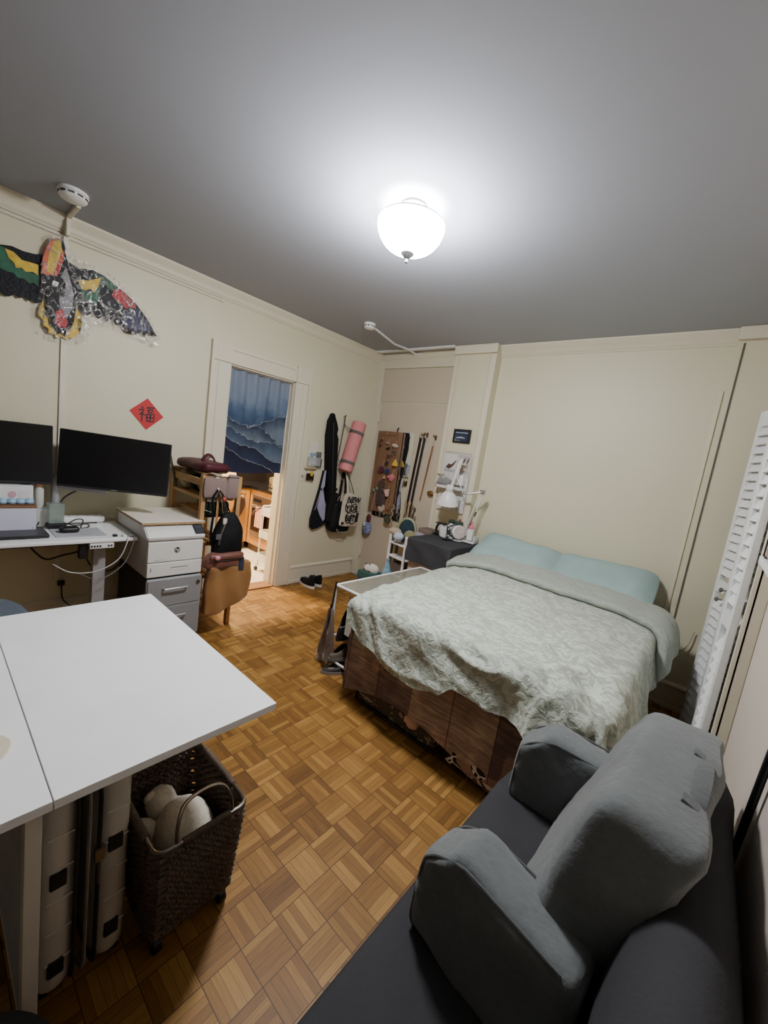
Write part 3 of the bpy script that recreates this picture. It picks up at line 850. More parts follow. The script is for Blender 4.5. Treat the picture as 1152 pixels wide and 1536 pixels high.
hx = (RT[0] + RT[1]) / 2 + .01
for y, s in ((RT[2], 1), (RT[3], -1)):
    pts = [(hx - .085, y, ZT - .01), (hx - .082, y + .01 * s, ZT + .05), (hx - .06, y + .012 * s, ZT + .088), (hx, y + .014 * s, ZT + .102), (hx + .06, y + .012 * s, ZT + .088), (hx + .082, y + .01 * s, ZT + .05), (hx + .085, y, ZT - .01)]
    pass
for x, s in ((RT[1], -1), (RT[0], 1)):
    pts = [(x, -3.205, ZT - .01), (x + .012 * s, -3.203, ZT + .05), (x + .03 * s, -3.18, ZT + .09), (x + .036 * s, -3.128, ZT + .10), (x + .03 * s, -3.076, ZT + .09), (x + .012 * s, -3.053, ZT + .05), (x, -3.05, ZT - .01)]
    MB().tube(spline(pts, 5), .0055, 8).build('handle', M_STEEL, bk)
for x in (RB[0] + .03, RB[1] - .02):
    for y in (RB[2] + .02, RB[3] - .03):
        c = MB().box((x - .016, y - .016, .03), (x + .016, y + .016, .052), .003).build('caster', M_BLACK, bk)
        MB().lathe([(0, -.011), (.021, -.011), (.023, 0), (.021, .011), (0, .011)], (x + .008, y, .023), 16, R('X', 90)).build('wheel', M_BLACK, c)
M_LAMB = fuzz('cream_plush', (196, 188, 168), (226, 220, 202), 80, .7)
pt = thing('plush_lamb', 'cream plush animal lying inside the dark wicker basket', 'plush toy', (2.36, -3.13, .2))
MB().ell((2.365, -3.115, .29), (.105, .085, .09), 28, R('Z', -15), .06, 5).build('body', M_LAMB, pt)
MB().ell((2.25, -3.14, .325), (.05, .046, .046), 20, None, .08, 5).build('head', M_LAMB, pt)
for c, r_ in (((2.30, -3.195, .295), (.055, .03, .03)), ((2.26, -3.08, .27), (.05, .035, .03))): MB().ell(c, r_, 16, R('Z', 20), .06).build('paw', M_LAMB, pt)
MB().ell((2.24, -3.168, .35), (.016, .022, .018), 12).build('ear', M_LAMB, pt)
o = MB().soft((2.33, -3.11, .13), (.2, .2, .11), .05, 6, .01, .02, 9).build('folded_blanket', mat('dark_grey_fleece', (58, 54, 52), .95, bump=.3)); tag(o, 'dark grey fleece under the plush in the wicker basket', 'blanket')
# dark pouf at the picture's lower corner
o = MB().lathe([(0, .002), (.17, .002), (.185, .02), (.19, .2), (.18, .26), (.15, .285), (0, .295)], (2.64, -3.645, 0), 40).build('pouf', M_SOFA); tag(o, 'dark upholstered pouf on the floor at the bottom corner beside the suitcase', 'pouf')

# ------------------------------------------------------------------ standing desk
DZK = .76
dk = thing('standing_desk', 'white standing desk against the long wall under the monitors', 'desk', (.28, -3.4, 0))
MB().box((.015, -4.2, DZK - .026), (.535, -2.675, DZK), .008).build('desktop', M_TBL, dk)
M_GREYM = mat('grey_steel', (168, 168, 168), .45, .2, .03)
for y in (-2.86, -4.0):
    l = MB().box((.36, y - .035, .03), (.415, y + .035, DZK - .027), .004).build('leg', M_GREYM, dk)
    MB().box((.06, y - .03, 0), (.52, y + .03, .03), .004).build('foot', M_GREYM, dk)
MB().box((.33, -3.98, DZK - .07), (.39, -2.88, DZK - .03), .003).build('crossbar', M_BLACK, dk)
cb_ = MB().box((.515, -2.945, DZK - .062), (.537, -2.815, DZK - .03), .004).build('control_strip', M_WHITE, dk)
m = MB()
for y in (-2.935, -2.92, -2.905, -2.89, -2.845, -2.83): m.box((.5365, y - .005, DZK - .052), (.539, y + .005, DZK - .040), .001)
m.build('button', M_BLACK, cb_)
MB().box((.46, -2.99, DZK - .13), (.51, -2.945, DZK - .03), .004).build('motor_box', M_BLACK, dk)
def cable(name, label, pts, r, c, cat='cable', n=6):
    o = MB().tube(spline(pts, n), r, 6).build(name, c); return tag(o, label, cat)
M_WCAB = mat('white_cable', (206, 204, 198), .5)
cable('cable', 'white cable drooping from the front corner of the desk, inner of two', [(.515, -2.74, .764), (.55, -2.745, .74), (.545, -2.79, .62), (.53, -2.9, .55), (.48, -3.02, .54), (.40, -3.1, .58)], .0035, M_WCAB)
cable('cable', 'thin grey cable drooping from the front corner of the desk, outer of two', [(.51, -2.705, .764), (.548, -2.708, .73), (.54, -2.76, .58), (.52, -2.88, .49), (.42, -2.96, .50)], .0025, mat('grey_cable', (140, 138, 134), .5))
cable('power_cable', 'thick black power cord sagging under the desk', [(.36, -3.22, .73), (.37, -3.18, .66), (.35, -3.12, .6), (.34, -3.04, .615), (.35, -2.98, .63), (.36, -2.9, .66)], .006, M_BLACK, 'cord')
cable('power_cable', 'black power cord crossing behind the desk leg', [(.3, -2.98, .73), (.3, -2.92, .6), (.28, -2.85, .48), (.3, -2.76, .47), (.34, -2.7, .55)], .0045, M_BLACK, 'cord')
pg = thing('wall_plug', 'black plug with its cord in the wall socket under the desk', 'plug', (.02, -2.98, .31))
MB().box((.004, -3.0, .30), (.035, -2.96, .335), .006).build('plug_head', M_BLACK, pg)
MB().tube(spline([(.03, -2.98, .30), (.05, -2.97, .2), (.08, -2.9, .14), (.1, -2.8, .12)], 6), .005, 6).build('cord', M_BLACK, pg)
# monitors
M_SCR = mat('dark_screen', (17, 17, 19), .28, var=.05)
def monitor(c, yaw, roll, label, w=.635, h=.372):
    t = thing('monitor', label, 'monitor', c)
    M = T(*c) @ R('Z', yaw) @ R('X', roll)     # local x = screen normal, local y = width
    MB().box((-.035, -w / 2, -h / 2), (-.004, w / 2, h / 2), .006, M).build('housing', M_BLACK, t)
    MB().box((-.004, -w / 2 + .004, -h / 2 + .018), (-.001, w / 2 - .004, h / 2 - .004), 0, M).build('screen', M_SCR, t)
    bz = MB().box((-.004, -w / 2 + .002, -h / 2 + .001), (.0, w / 2 - .002, -h / 2 + .0165), .001, M).build('bezel', mat('bezel', (36, 36, 38), .5), t)
    MB().box((0, -.016, -h / 2 + .006), (.0006, .016, -h / 2 + .011), 0, M).build('badge', mat('badge', (130, 130, 134), .4), bz)
    return t
monitor((.315, -2.765, 1.212), -27, -1.5, 'wide black monitor on a grey arm beside the red paper diamond')
monitor((.12, -3.385, 1.222), -10, 1.0, 'black monitor at the picture edge above the desk organiser')
ma = thing('monitor_stand', 'silver dual monitor arm clamped at the back of the desk', 'monitor arm', (.1, -3.06, DZK))
M_SILV = mat('silver_paint', (186, 186, 190), .35, .5, .03)
MB().lathe([(.024, 0), (.024, .30), (.019, .305), (.019, .33)], (.10, -3.04, DZK + .002), 20).build('post', M_SILV, ma)
MB().box((.05, -3.09, DZK + .001), (.16, -2.99, DZK + .012), .003).build('clamp', M_SILV, ma)
MB().box((-.022, 0, -.026), (.022, .27, .026), .008, T(.115, -3.03, 1.035) @ R('Z', -22) @ R('X', -4)).build('lower_arm', M_SILV, ma)
MB().box((-.018, 0, -.02), (.018, .19, .02), .006, T(.21, -2.80, 1.02) @ R('Z', 4) @ R('X', 30)).build('upper_arm', M_SILV, ma)
MB().box((-.02, -.24, -.02), (.02, 0, .02), .006, T(.09, -3.05, 1.06) @ R('Z', -4)).build('far_arm', M_SILV, ma)
MB().box((.035, -3.43, 1.03), (.075, -3.27, 1.30), .004).build('mount_plate', M_SILV, ma)
MB().tube(spline([(.12, -2.86, 1.01), (.13, -2.93, 1.0), (.13, -3.0, .95), (.12, -3.03, .88)], 5), .005, 6).build('cord', M_BLACK, ma)
# on the desk
lt = thing('laptop', 'closed black laptop on the white desk', 'laptop', (.36, -3.28, DZK))
MB().box((.22, -3.47, DZK + .004), (.455, -3.125, DZK + .014), .004).build('base', M_BLACK, lt)
MB().box((.22, -3.47, DZK + .0145), (.455, -3.125, DZK + .021), .003).build('lid', mat('laptop_lid', (48, 46, 52), .4), lt)
o = MB().box((.235, -3.095, DZK + .001), (.455, -2.835, DZK + .004), .0015).build('mouse_pad', mat('grey_pad', (176, 178, 182), .6)); tag(o, 'pale grey mouse pad on the desk beside the laptop', 'mouse pad')
ms = thing('mouse', 'black computer mouse on the grey pad', 'mouse', (.34, -3.01, DZK + .0045))
MB().soft((.34, -3.01, DZK + .0225), (.062, .10, .036), .017, 6, .002).build('shell', M_BLACK, ms)
MB().lathe([(0, -.003), (.008, -.003), (.008, .003), (0, .003)], (.35, -3.045, DZK + .038), 12, R('Y', 90)).build('scroll_wheel', mat('dark_grey_rubber', (60, 60, 62), .8), ms)
ps = thing('power_strip', 'white desktop power strip with sockets at the back of the desk', 'power strip', (.09, -2.89, DZK))
Mps = T(.085, -2.885, DZK + .001) @ R('Z', 4)
MB().prism([(-.03, .012), (.04, .012), (.04, .03), (-.005, .062), (-.03, .062)], -.12, .12, 'xz').build('tmp', M_WHITE).name = 'x_tmp'
bpy.data.objects.remove(bpy.data.objects['x_tmp'])
b = MB(); b.box((-.03, -.125, .012), (.035, .125, .055), .012, Mps); b.build('body', M_WHITE, ps)
m = MB()
for y in (-.08, -.03, .03, .08):
    for dx in (-.008, .008): m.box((-.002 + dx, y - .006, .0545), (.001 + dx, y + .006, .0556), 0, Mps)
m.build('socket_slots', mat('slot_grey', (70, 68, 66), .7), ps)
for y in (-.1, .1): MB().box((-.02, y - .02, 0), (.02, y + .02, .013), .003, Mps).build('foot', mat('light_grey_plastic', (190, 190, 188), .5), ps)
# charger with its cable, beside the mouse pad
ch = thing('charger', 'black laptop charger with a coiled cable behind the mouse pad', 'charger', (.2, -3.02, DZK))
MB().box((.16, -3.10, DZK + .001), (.235, -3.0, DZK + .036), .008).build('brick', M_BLACK, ch)
MB().tube(spline([(.2, -3.0, DZK + .02), (.22, -2.95, DZK + .06), (.21, -2.91, DZK + .05), (.25, -2.93, DZK + .008), (.22, -2.88, DZK + .006), (.17, -2.87, DZK + .012), (.19, -2.9, DZK + .02), (.22, -2.96, DZK + .02), (.18, -3.05, DZK + .045), (.13, -3.12, DZK + .05), (.2, -3.14, DZK + .03), (.3, -3.18, DZK + .03)], 6), .004, 6).build('cord', M_BLACK, ch)
# organiser box and what is in it
og = thing('desk_organiser', 'white box organiser with a wooden ledge on the desk below the edge monitor', 'organiser', (.2, -3.3, DZK))
MB().box((.17, -3.50, DZK + .002), (.30, -3.165, DZK + .155), .004).build('front_bin', mat('cool_white_plastic', (206, 208, 222), .45, var=.02), og)
MB().box((.06, -3.50, DZK + .156), (.305, -3.163, DZK + .166), .002).build('ledge', wood('ledge_wood', (106, 66, 34), (142, 94, 54), 'y'), og)
MB().box((.055, -3.50, DZK + .167), (.065, -3.163, DZK + .26), .002).build('back_panel', mat('black_panel', (38, 40, 42), .6), og)
lz = DZK + .1665
def smallbox(name, a, b, c, label, cat='box'):
    o = MB().box(a, b, .002).build(name, mat(name + str(len(_M)), c, .6, var=.03)); return tag(o, label, cat)
tx = thing('tissue_box', 'white carton with a pink round mark on the organiser ledge', 'carton', (.15, -3.3, lz))
MB().box((.13, -3.32, lz), (.19, -3.165, lz + .105), .002).build('carton', M_WHITE, tx)
MB().lathe([(0, 0), (.02, 0), (.02, .001), (0, .001)], (.1905, -3.262, lz + .05), 20, R('Y', 90)).build('pink_mark', mat('pink_print', (206, 160, 170), .6), tx)
MB().box((.1902, -3.235, lz + .03), (.191, -3.18, lz + .075)).build('printed_panel', mat('print_white', (212, 208, 206), .6), tx)
MB().box((.1902, -3.195, lz + .002), (.191, -3.168, lz + .02)).build('yellow_print', mat('print_yellow', (206, 172, 80), .6), tx)
smallbox('carton', (.13, -3.48, lz), (.185, -3.325, lz + .12), (222, 218, 214), 'taller plain white carton on the organiser ledge at the picture edge', 'carton')
smallbox('small_navy_box', (.07, -3.215, lz), (.12, -3.165, lz + .15), (44, 54, 98), 'navy box with a white band behind the cartons on the organiser')
o = MB().lathe([(0, 0), (.018, 0), (.018, .025), (.013, .03), (0, .032)], (.095, -3.19, lz + .151), 16).build('white_lid_jar', M_WHITE); tag(o, 'little white jar on top of the navy box', 'jar')
for k in range(4):
    o = MB().lathe([(0, .0), (.02, .002), (.025, .012), (.022, .024), (.012, .032), (0, .034)], (.228, -3.31 + k * .040, lz + .0005), 18).build('blue_egg_capsule', mat('pale_blue_plastic', (150, 186, 214), .4, var=.03))
    tag(o, ['pale blue capsule farthest from the bottle on the organiser ledge', 'pale blue capsule second along the organiser ledge', 'pale blue capsule third along the organiser ledge', 'pale blue capsule nearest the bottle on the organiser ledge'][k], 'capsule', 'blue capsules on the organiser ledge')
bt = thing('bottle', 'slim pale bottle with a peach cap beside the organiser', 'bottle', (.12, -3.125, DZK))
o = MB().box((.08, -3.158, DZK + .001), (.17, -3.045, DZK + .12), .004).build('stand_box', mat('pale_grey_box', (188, 188, 180), .6)); tag(o, 'pale grey box behind the acrylic cup on the desk', 'box')
bt.location.z = DZK + .121; bt['org'] = [.12, -3.12, DZK + .121]
MB().lathe([(0, 0), (.022, 0), (.023, .005), (.023, .12), (.017, .13), (.015, .135)], (.12, -3.12, DZK + .121), 20).build('bottle_body', mat('milky_plastic', (196, 198, 190), .4), bt)
MB().lathe([(.0, .135), (.019, .135), (.019, .16), (.014, .168), (0, .17)], (.12, -3.12, DZK + .121), 20).build('cap', mat('peach_cap', (214, 160, 128), .5), bt)
ac = thing('acrylic_cup', 'see-through grey-green acrylic cup on the desk by the monitor arm', 'cup', (.19, -3.06, DZK + .04))
MB().box((.155, -3.095, DZK + .0375), (.235, -3.015, DZK + .165), .006).build('cup', glassy('smoked_acrylic', (150, 166, 156), .55, .1), ac)
MB().box((.165, -3.085, DZK + .0385), (.225, -3.025, DZK + .045), .003).build('cup_base', mat('dull_green', (110, 122, 114), .5), ac)
# adapters on the desk corner
for k, (x, y, c, lab) in enumerate(((.49, -2.80, M_BLACK, 'black plug lying on the front corner of the desk'), (.505, -2.752, M_WHITE, 'white cable end on the front corner of the desk'), (.50, -2.712, M_WHITE, 'white cable end at the very corner of the desk, next to the printer'))):
    o = MB().box((x - .016, y - .012, DZK + .0008), (x + .014, y + .012, DZK + .014), .004).build('cable_end', c); tag(o, lab, 'plug')
# office chair between desk and table
oc = thing('office_chair', 'blue-grey upholstered desk chair tucked between desk and white table', 'chair', (.87, -3.54, 0))
MB().soft((.87, -3.54, .47), (.50, .52, .07), .033, 10, .008, 0, 1, None, lambda p: Vector((p.x * (1 - .25 * (p.y / .26) ** 2), p.y * (1 - .18 * (p.x / .25) ** 2), p.z))).build('seat', fuzz('blue_grey_cloth', (62, 74, 90), (78, 90, 106), 90, .3), oc)
MB().lathe([(.03, .09), (.03, .30), (.024, .30), (.024, .435)], (.87, -3.54, 0), 16).build('column_post', M_BLACK, oc)
for k in range(5):
    a = 2 * PI * k / 5 + .3; e = (.87 + .27 * math.cos(a), -3.54 + .27 * math.sin(a))
    l = MB().tube([(.87, -3.54, .1), (e[0], e[1], .07)], [.022, .014], 8).build('leg', M_BLACK, oc)
    MB().lathe([(0, -.012), (.024, -.012), (.024, .012), (0, .012)], (e[0], e[1], .025), 12, R('X', 90)).build('caster', M_BLACK, l)

# ------------------------------------------------------------------ filing cabinet, printer
fx, fy0, fy1, fz = .70, -2.666, -2.301, .502
fc = thing('filing_cabinet', 'grey steel filing cabinet with two drawers under the printer', 'filing cabinet', (.35, -2.4820, 0))
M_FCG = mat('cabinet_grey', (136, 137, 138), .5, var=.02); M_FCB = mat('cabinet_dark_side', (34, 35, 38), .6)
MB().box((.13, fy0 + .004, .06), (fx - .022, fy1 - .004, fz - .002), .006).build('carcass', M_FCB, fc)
MB().box((fx - .0215, fy0, .055), (fx - .008, fy1, fz), .012).build('front_frame', mat('light_cabinet_edge', (190, 190, 190), .5), fc)
for z0, z1 in ((.302, fz - .006), (.062, .296)):
    d = MB().box((fx - .014, fy0 + .006, z0), (fx, fy1 - .006, z1), .006).build('drawer', M_FCG, fc)
    hz = z1 - .065
    MB().tube(spline([(fx - .002, -2.5648, hz), (fx + .022, -2.5599, hz + .002), (fx + .026, -2.5453, hz + .003), (fx + .026, -2.4285, hz + .003), (fx + .022, -2.4139, hz + .002), (fx - .002, -2.4091, hz)], 4), .006, 8).build('handle', mat('handle_grey', (170, 170, 170), .35, .5), d)
MB().lathe([(0, 0), (.013, 0), (.013, .008), (0, .009)], (fx, -2.3312, fz - .05), 16, R('Y', 90)).build('lock', M_NICKEL, fc)
m = MB()
for x in (.18, fx - .07):
    for y in (fy0 + .05, fy1 - .05): MB().lathe([(0, -.012), (.029, -.012), (.029, .012), (0, .012)], (x, y, .0295), 12, R('X', 90)).build('caster', M_BLACK, fc)
m.bm.free()
pz = fz + .001
pn = thing('printer', 'white laser printer standing on the grey filing cabinet', 'printer', (.35, -2.4820, pz))
M_PRN = mat('printer_white', (216, 214, 208), .45, var=.015); M_PRG = mat('printer_side', (196, 196, 198), .5, var=.015)
py0, py1 = -2.671, -2.303; px1 = .685
MB().box((.10, py0, pz + .008), (px1 - .012, py1, pz + .27), .01).build('body', M_PRG, pn)
MB().box((px1 - .03, py0 + .004, pz + .112), (px1, py1 - .004, pz + .252), .008).build('front_door', M_PRN, pn)
tr_ = MB().box((px1 - .03, py0 + .004, pz + .01), (px1 + .001, py1 - .004, pz + .108), .008).build('paper_tray', M_PRN, pn)
MB().box((px1 - .002, -2.5210, pz + .05), (px1 + .003, -2.4042, pz + .074), .004).build('tray_grip', M_WHITE, tr_)
MB().box((px1 + .0008, -2.5180, pz + .066), (px1 + .0035, -2.4071, pz + .073), .001).build('grip_shadow_slot', mat('slot_dark', (120, 118, 114), .7), tr_)
MB().box((px1, -2.6475, pz + .05), (px1 + .002, -2.6416, pz + .078)).build('paper_gauge', mat('slot_dark', (120, 118, 114), .7), tr_)
# sloping control hood
MB().prism([(.10, pz + .268), (px1 + .004, pz + .268), (px1 + .008, pz + .285), (px1 - .085, pz + .352), (.10, pz + .352)], py0 - .004, py1 + .004, 'xz', .006).build('hood', M_PRN, pn)
nrm = Vector((.067, 0, .093)).normalized()
cpM = frame((px1 - .038 + nrm.x * .004, -2.3312, pz + .318 + nrm.z * .004), (0, 1, 0), (-.093, 0, .067))
cp = MB().box((-.034, -.042, -.006), (.034, .042, .004), .004, cpM).build('control_panel', mat('panel_black', (34, 35, 38), .35), pn)
MB().box((-.024, .004, .004), (.024, .032, .0046), 0, cpM).build('display', mat('lcd', (58, 64, 70), .3), cp)
m = MB()
for u in (-.016, 0, .016):
    for v in (-.01, -.026): m.box((u - .005, v - .004, .0038), (u + .005, v + .004, .0052), .001, cpM)
m.build('keys', mat('key_grey', (74, 76, 80), .5), cp)
lgM = frame((px1 + .0008, -2.4840, pz + .192), (0, 1, 0), (0, 0, 1))
lg = MB().lathe([(0, 0), (.019, 0), (.019, .0012), (0, .0012)], (0, 0, 0), 32, lgM).build('logo_disc', mat('logo_black', (30, 31, 33), .4), pn)
text('hp', .034, frame((px1 + .0023, -2.4845, pz + .1935), (0, 1, 0), (0, 0, 1)), mat('logo_white', (214, 212, 206), .5), 'logo_letters', lg, .0003, .25)
MB().box((px1 + .0002, -2.6280, pz + .128), (px1 + .0012, -2.5648, pz + .131)).build('model_strip', mat('faint_grey', (160, 158, 154), .6), pn)
o = thing('wooden_board', '', 'board', (.31, -2.4918, pz + .354)); MB().box((.10, -2.69, pz + .354), (.62, -2.2728, pz + .368)).build('ply_core', wood('ply_edge', (150, 120, 84), (176, 146, 108), 'x'), o); MB().box((.10, -2.69, pz + .368), (.62, -2.2728, pz + .372), .001).build('laminate_top', mat('pale_laminate', (214, 208, 192), .5, var=.02), o)
tag(o, 'pale plywood board lying on top of the printer', 'board')
# ------------------------------------------------------------------ kitchen beyond the doorway
sbox('floor_kitchen', (-2.3, -2.7, -.05), (-.02, .1, .0), tiles_mat()).name = 'floor_2'
sbox('ceiling_kitchen', (-2.3, -2.7, H), (-.1, .1, H + .1), M_CEIL).name = 'ceiling_2'
sbox('wall_kitchen_far', (-2.1, -2.7, 0), (-2.0, .1, H), M_KWALL)
sbox('wall_kitchen_back', (-2.0, -.1, 0), (-.14, .1, H), M_KWALL)
sbox('wall_kitchen_front', (-2.0, -2.7, 0), (-.14, -2.6, H), M_KWALL)
KX, KY, KZ = -1.4, -.7, .88
M_OAK = wood('honey_oak', (176, 124, 66), (206, 156, 94), 'z', .45)
M_OAKH = wood('honey_oak_h', (176, 124, 66), (206, 156, 94), 'x', .45)
M_KICK = mat('dark_kickboard', (92, 70, 50), .7)
def kcab(label, a, b, face, doors):
    t = thing('kitchen_cabinet', label, 'kitchen cabinet', ((a[0] + b[0]) / 2, (a[1] + b[1]) / 2, 0))
    MB().box((a[0], a[1], .1), (b[0], b[1], KZ - .04), .002).build('carcass', M_OAK, t)
    if face == 'x': MB().box((a[0], a[1], 0), (b[0] - .04, b[1], .1)).build('kickboard', M_KICK, t)
    else: MB().box((a[0], a[1] + .04, 0), (b[0], b[1], .1)).build('kickboard', M_KICK, t)
    for u0, u1 in doors:
        m = MB(); z0, z1 = .13, KZ - .06
        if face == 'x':
            d = b[0]; m.box((d, u0, z0), (d + .016, u1, z1), .003); m.box((d + .016, u0, z0), (d + .024, u0 + .05, z1), .003).box((d + .016, u1 - .05, z0), (d + .024, u1, z1), .003)
            m.box((d + .016, u0 + .05, z1 - .05), (d + .024, u1 - .05, z1), .003).box((d + .016, u0 + .05, z0), (d + .024, u1 - .05, z0 + .05), .003)
            m.box((d + .016, u0 + .075, z0 + .075), (d + .021, u1 - .075, z1 - .075), .004)
        else:
            d = a[1]; m.box((u0, d - .016, z0), (u1, d, z1), .003)
        m.build('door', M_OAK, t)
    return t
kcab('honey oak kitchen cabinet with panelled doors under the dark counter, oven mitt hanging on it', (-1.985, -2.5, 0), (KX, KY, 0), 'x', ((-1.03, -.72), (-1.40, -1.05), (-1.9, -1.42)))
ko = kcab('honey oak kitchen unit that houses the built-in oven', (KX, KY, 0), (-.18, -.12, 0), 'y', ())
ct = thing('countertop', 'glossy black kitchen countertop turning the corner', 'countertop', (-1.6, -1, KZ - .04))
M_CT = mat('black_granite', (24, 23, 24), .15, var=.4, scale=60)
MB().prism([(-1.985, -2.5), (KX + .03, -2.5), (KX + .03, KY - .03), (-.18, KY - .03), (-.18, -.12), (-1.985, -.12)], KZ - .039, KZ, 'xy', .003).build('top', M_CT, ct)
MB().box((-1.98, -2.5, KZ + .001), (-1.955, -.12, KZ + .5)).box((-1.955, -.125, KZ + .001), (-.18, -.115, KZ + .5)).build('backsplash', mat('dark_backsplash', (36, 30, 26), .3), ct)
ov = thing('oven', 'built-in oven with steel panel and dark glass, pink towel on its handle', 'oven', (-.95, KY, .2))
oy = KY - .002
M_STL = mat('oven_steel', (150, 132, 112), .35, .6, .06)
MB().box((-1.31, oy - .018, .22), (-.70, oy, .78), .003).build('front_panel', M_STL, ov)
MB().box((-1.29, oy - .022, .30), (-.72, oy - .018, .60), .002).build('glass_door', mat('oven_glass', (36, 26, 22), .12), ov)
MB().box((-1.29, oy - .021, .66), (-.72, oy - .018, .77), .002).build('control_panel', mat('oven_panel', (92, 74, 60), .35, .4), ov)
MB().box((-1.27, oy - .0225, .69), (-1.08, oy - .021, .735)).build('display', M_BLACK, ov)
MB().tube([(-1.27, oy - .018, .632), (-1.27, oy - .05, .632), (-.74, oy - .05, .632), (-.74, oy - .018, .632)], .009, 8).build('handle', M_STL, ov)
o = MB().grid(lambda s, t: (-1.13 + s * .2 + .004 * math.sin(t * 9), oy - (.062 + .004 * math.sin(s * 12)) if t < .75 else oy - .05 + (t - .75) * .06, .646 - min(t, .75) * .3 + .0 if t < .75 else .42 + (t - .75) * .8), 14, 16, .004)
o = MB().grid(lambda s, t: (-1.13 + s * .2, oy - .063 - .004 * math.sin(s * 13 + t * 2), .645 - t * .27), 16, 12, .004).build('towel', None or (lambda: (lambda t_: (t_.bsdf(t_.mix(t_.math('GREATER_THAN', t_.math('FRACT', t_.math('MULTIPLY', t_.xyz()[0], 26)), .72), (196, 132, 112), (226, 198, 178)), .9), t_.m)[1])(NT('pink_striped_towel')))())
tag(o, 'pink striped towel hanging on the oven handle', 'towel')
MB().box((-1.33, KY - .004, .05), (-.68, KY, .2), .003).build('plinth_drawer', M_OAKH, ov) if False else None
mt = thing('oven_mitt', 'dark brown oven mitt hanging from a hook on the oak cabinet', 'oven mitt', (KX + .04, -.86, .52))
MB().prism([(-.915, .71), (-.80, .69), (-.785, .63), (-.81, .585), (-.83, .50), (-.87, .44), (-.93, .42), (-.975, .44), (-.985, .49), (-.955, .57), (-.93, .63)], KX + .03, KX + .055, 'yz', .008).build('mitt', fuzz('brown_quilt', (62, 44, 36), (80, 58, 48), 50, .4), mt)
MB().prism([(-.918, .735), (-.802, .712), (-.80, .685), (-.916, .705)], KX + .028, KX + .058, 'yz', .004).build('cuff', mat('mitt_cuff', (86, 62, 50), .9), mt)
hk = thing('towel_hook', 'white plastic hook over the cabinet door holding the oven mitt', 'hook', (KX + .035, -.87, .75))
MB().box((KX + .027, -.885, .73), (KX + .031, -.86, .845), .001).tube(spline([(KX + .03, -.895, .74), (KX + .05, -.90, .735), (KX + .055, -.905, .755)], 4), .004, 6).tube(spline([(KX + .03, -.85, .74), (KX + .05, -.845, .735), (KX + .055, -.84, .755)], 4), .004, 6).build('hook', M_WHITE, hk)
# on the counter
pp = thing('cooking_pot', 'steel cooking pot on the dark counter behind the curtain hem', 'pot', (-1.16, -.45, KZ))
MB().lathe([(0, .002), (.095, .002), (.10, .012), (.10, .13), (.103, .133)], (-1.2, -.45, KZ), 28).build('pan', M_CHROME, pp)
MB().lathe([(.103, .133), (.06, .15), (0, .155)], (-1.2, -.45, KZ), 28).build('lid', M_CHROME, pp)
o = MB().lathe([(0, .001), (.026, .001), (.026, .15), (.022, .16), (0, .16)], (-1.0, -.52, KZ), 20).build('steel_canister', M_CHROME); tag(o, 'slim steel canister next to the pot on the dark counter', 'canister')
cbx = thing('cutting_board', 'pale cutting board leaning at the back of the counter', 'cutting board', (-1.8, -.95, KZ))
MB().box((-.012, -.14, 0), (.012, .14, .22), .006, T(-1.72, -.88, KZ + .002) @ R('Y', -14)).build('board', wood('pale_beech', (204, 178, 138), (224, 200, 164), 'z'), cbx)
rp = thing('rolling_pin', 'wooden rolling pin lying on the corner of the dark counter', 'rolling pin', (-1.42, -.9, KZ))
Mr = T(-1.46, -.86, KZ + .0265) @ R('Z', 60) @ R('X', 90)
MB().lathe([(0, -.14), (.025, -.14), (.026, 0), (.025, .14), (0, .14)], (0, 0, 0), 18, Mr).build('roller', wood('beech', (214, 168, 110), (230, 190, 136), 'x'), rp)
for s in (-1, 1): MB().lathe([(.008, .14), (.014, .155), (.02, .18), (.02, .2), (.013, .225), (0, .23)] if s > 0 else [(.008, -.14), (.014, -.155), (.02, -.18), (.02, -.2), (.013, -.225), (0, -.23)], (0, 0, 0), 14, Mr).build('handle', wood('beech', (214, 168, 110), (230, 190, 136), 'x'), rp)
# trolley
tr = thing('kitchen_trolley', 'slim white three-tier trolley on casters just inside the doorway', 'trolley', (-.37, -.98, 0))
for x in (-.52, -.25):
    for y in (-1.06, -.92): MB().tube([(x, y, .07), (x, y, .745)], .009, 8).build('post', M_WMETAL, tr)
for z in (.13, .40, .66):
    m = MB().box((-.53, -1.07, z), (-.24, -.91, z + .008), .002)
    m.box((-.535, -1.072, z), (-.527, -.908, z + .085), .002).box((-.24, -1.072, z), (-.232, -.908, z + .085), .002).box((-.53, -1.074, z), (-.24, -1.066, z + .085), .002).box((-.53, -.914, z), (-.24, -.906, z + .085), .002)
    m.build('basket_tier', M_WMETAL, tr)
m = MB().tube(spline([(-.52, -1.06, .745), (-.52, -1.05, .765), (-.52, -.93, .765), (-.52, -.92, .745)], 4), .008, 8)
m.build('push_handle', M_WMETAL, tr)
for x, y in ((-.53, -1.07), (-.53, -.91), (-.24, -1.07), (-.24, -.91)):
    c = MB().tube([(x, y, .075), (x, y, .05)], .007, 8).build('caster_fork', M_CHROME, tr)
    MB().lathe([(0, -.011), (.022, -.011), (.024, 0), (.022, .011), (0, .011)], (x - .005, y, .0245), 16, R('X', 90)).build('wheel', M_BLACK, c)
sbt = thing('soap_dispenser', 'white soap pump bottle on top of the slim trolley', 'soap bottle', (-.43, -.99, .669))
MB().lathe([(0, 0), (.03, 0), (.031, .01), (.031, .075), (.012, .092), (.012, .1), (0, .1)], (-.43, -.99, .669), 18).build('bottle_body', M_WHITE, sbt)
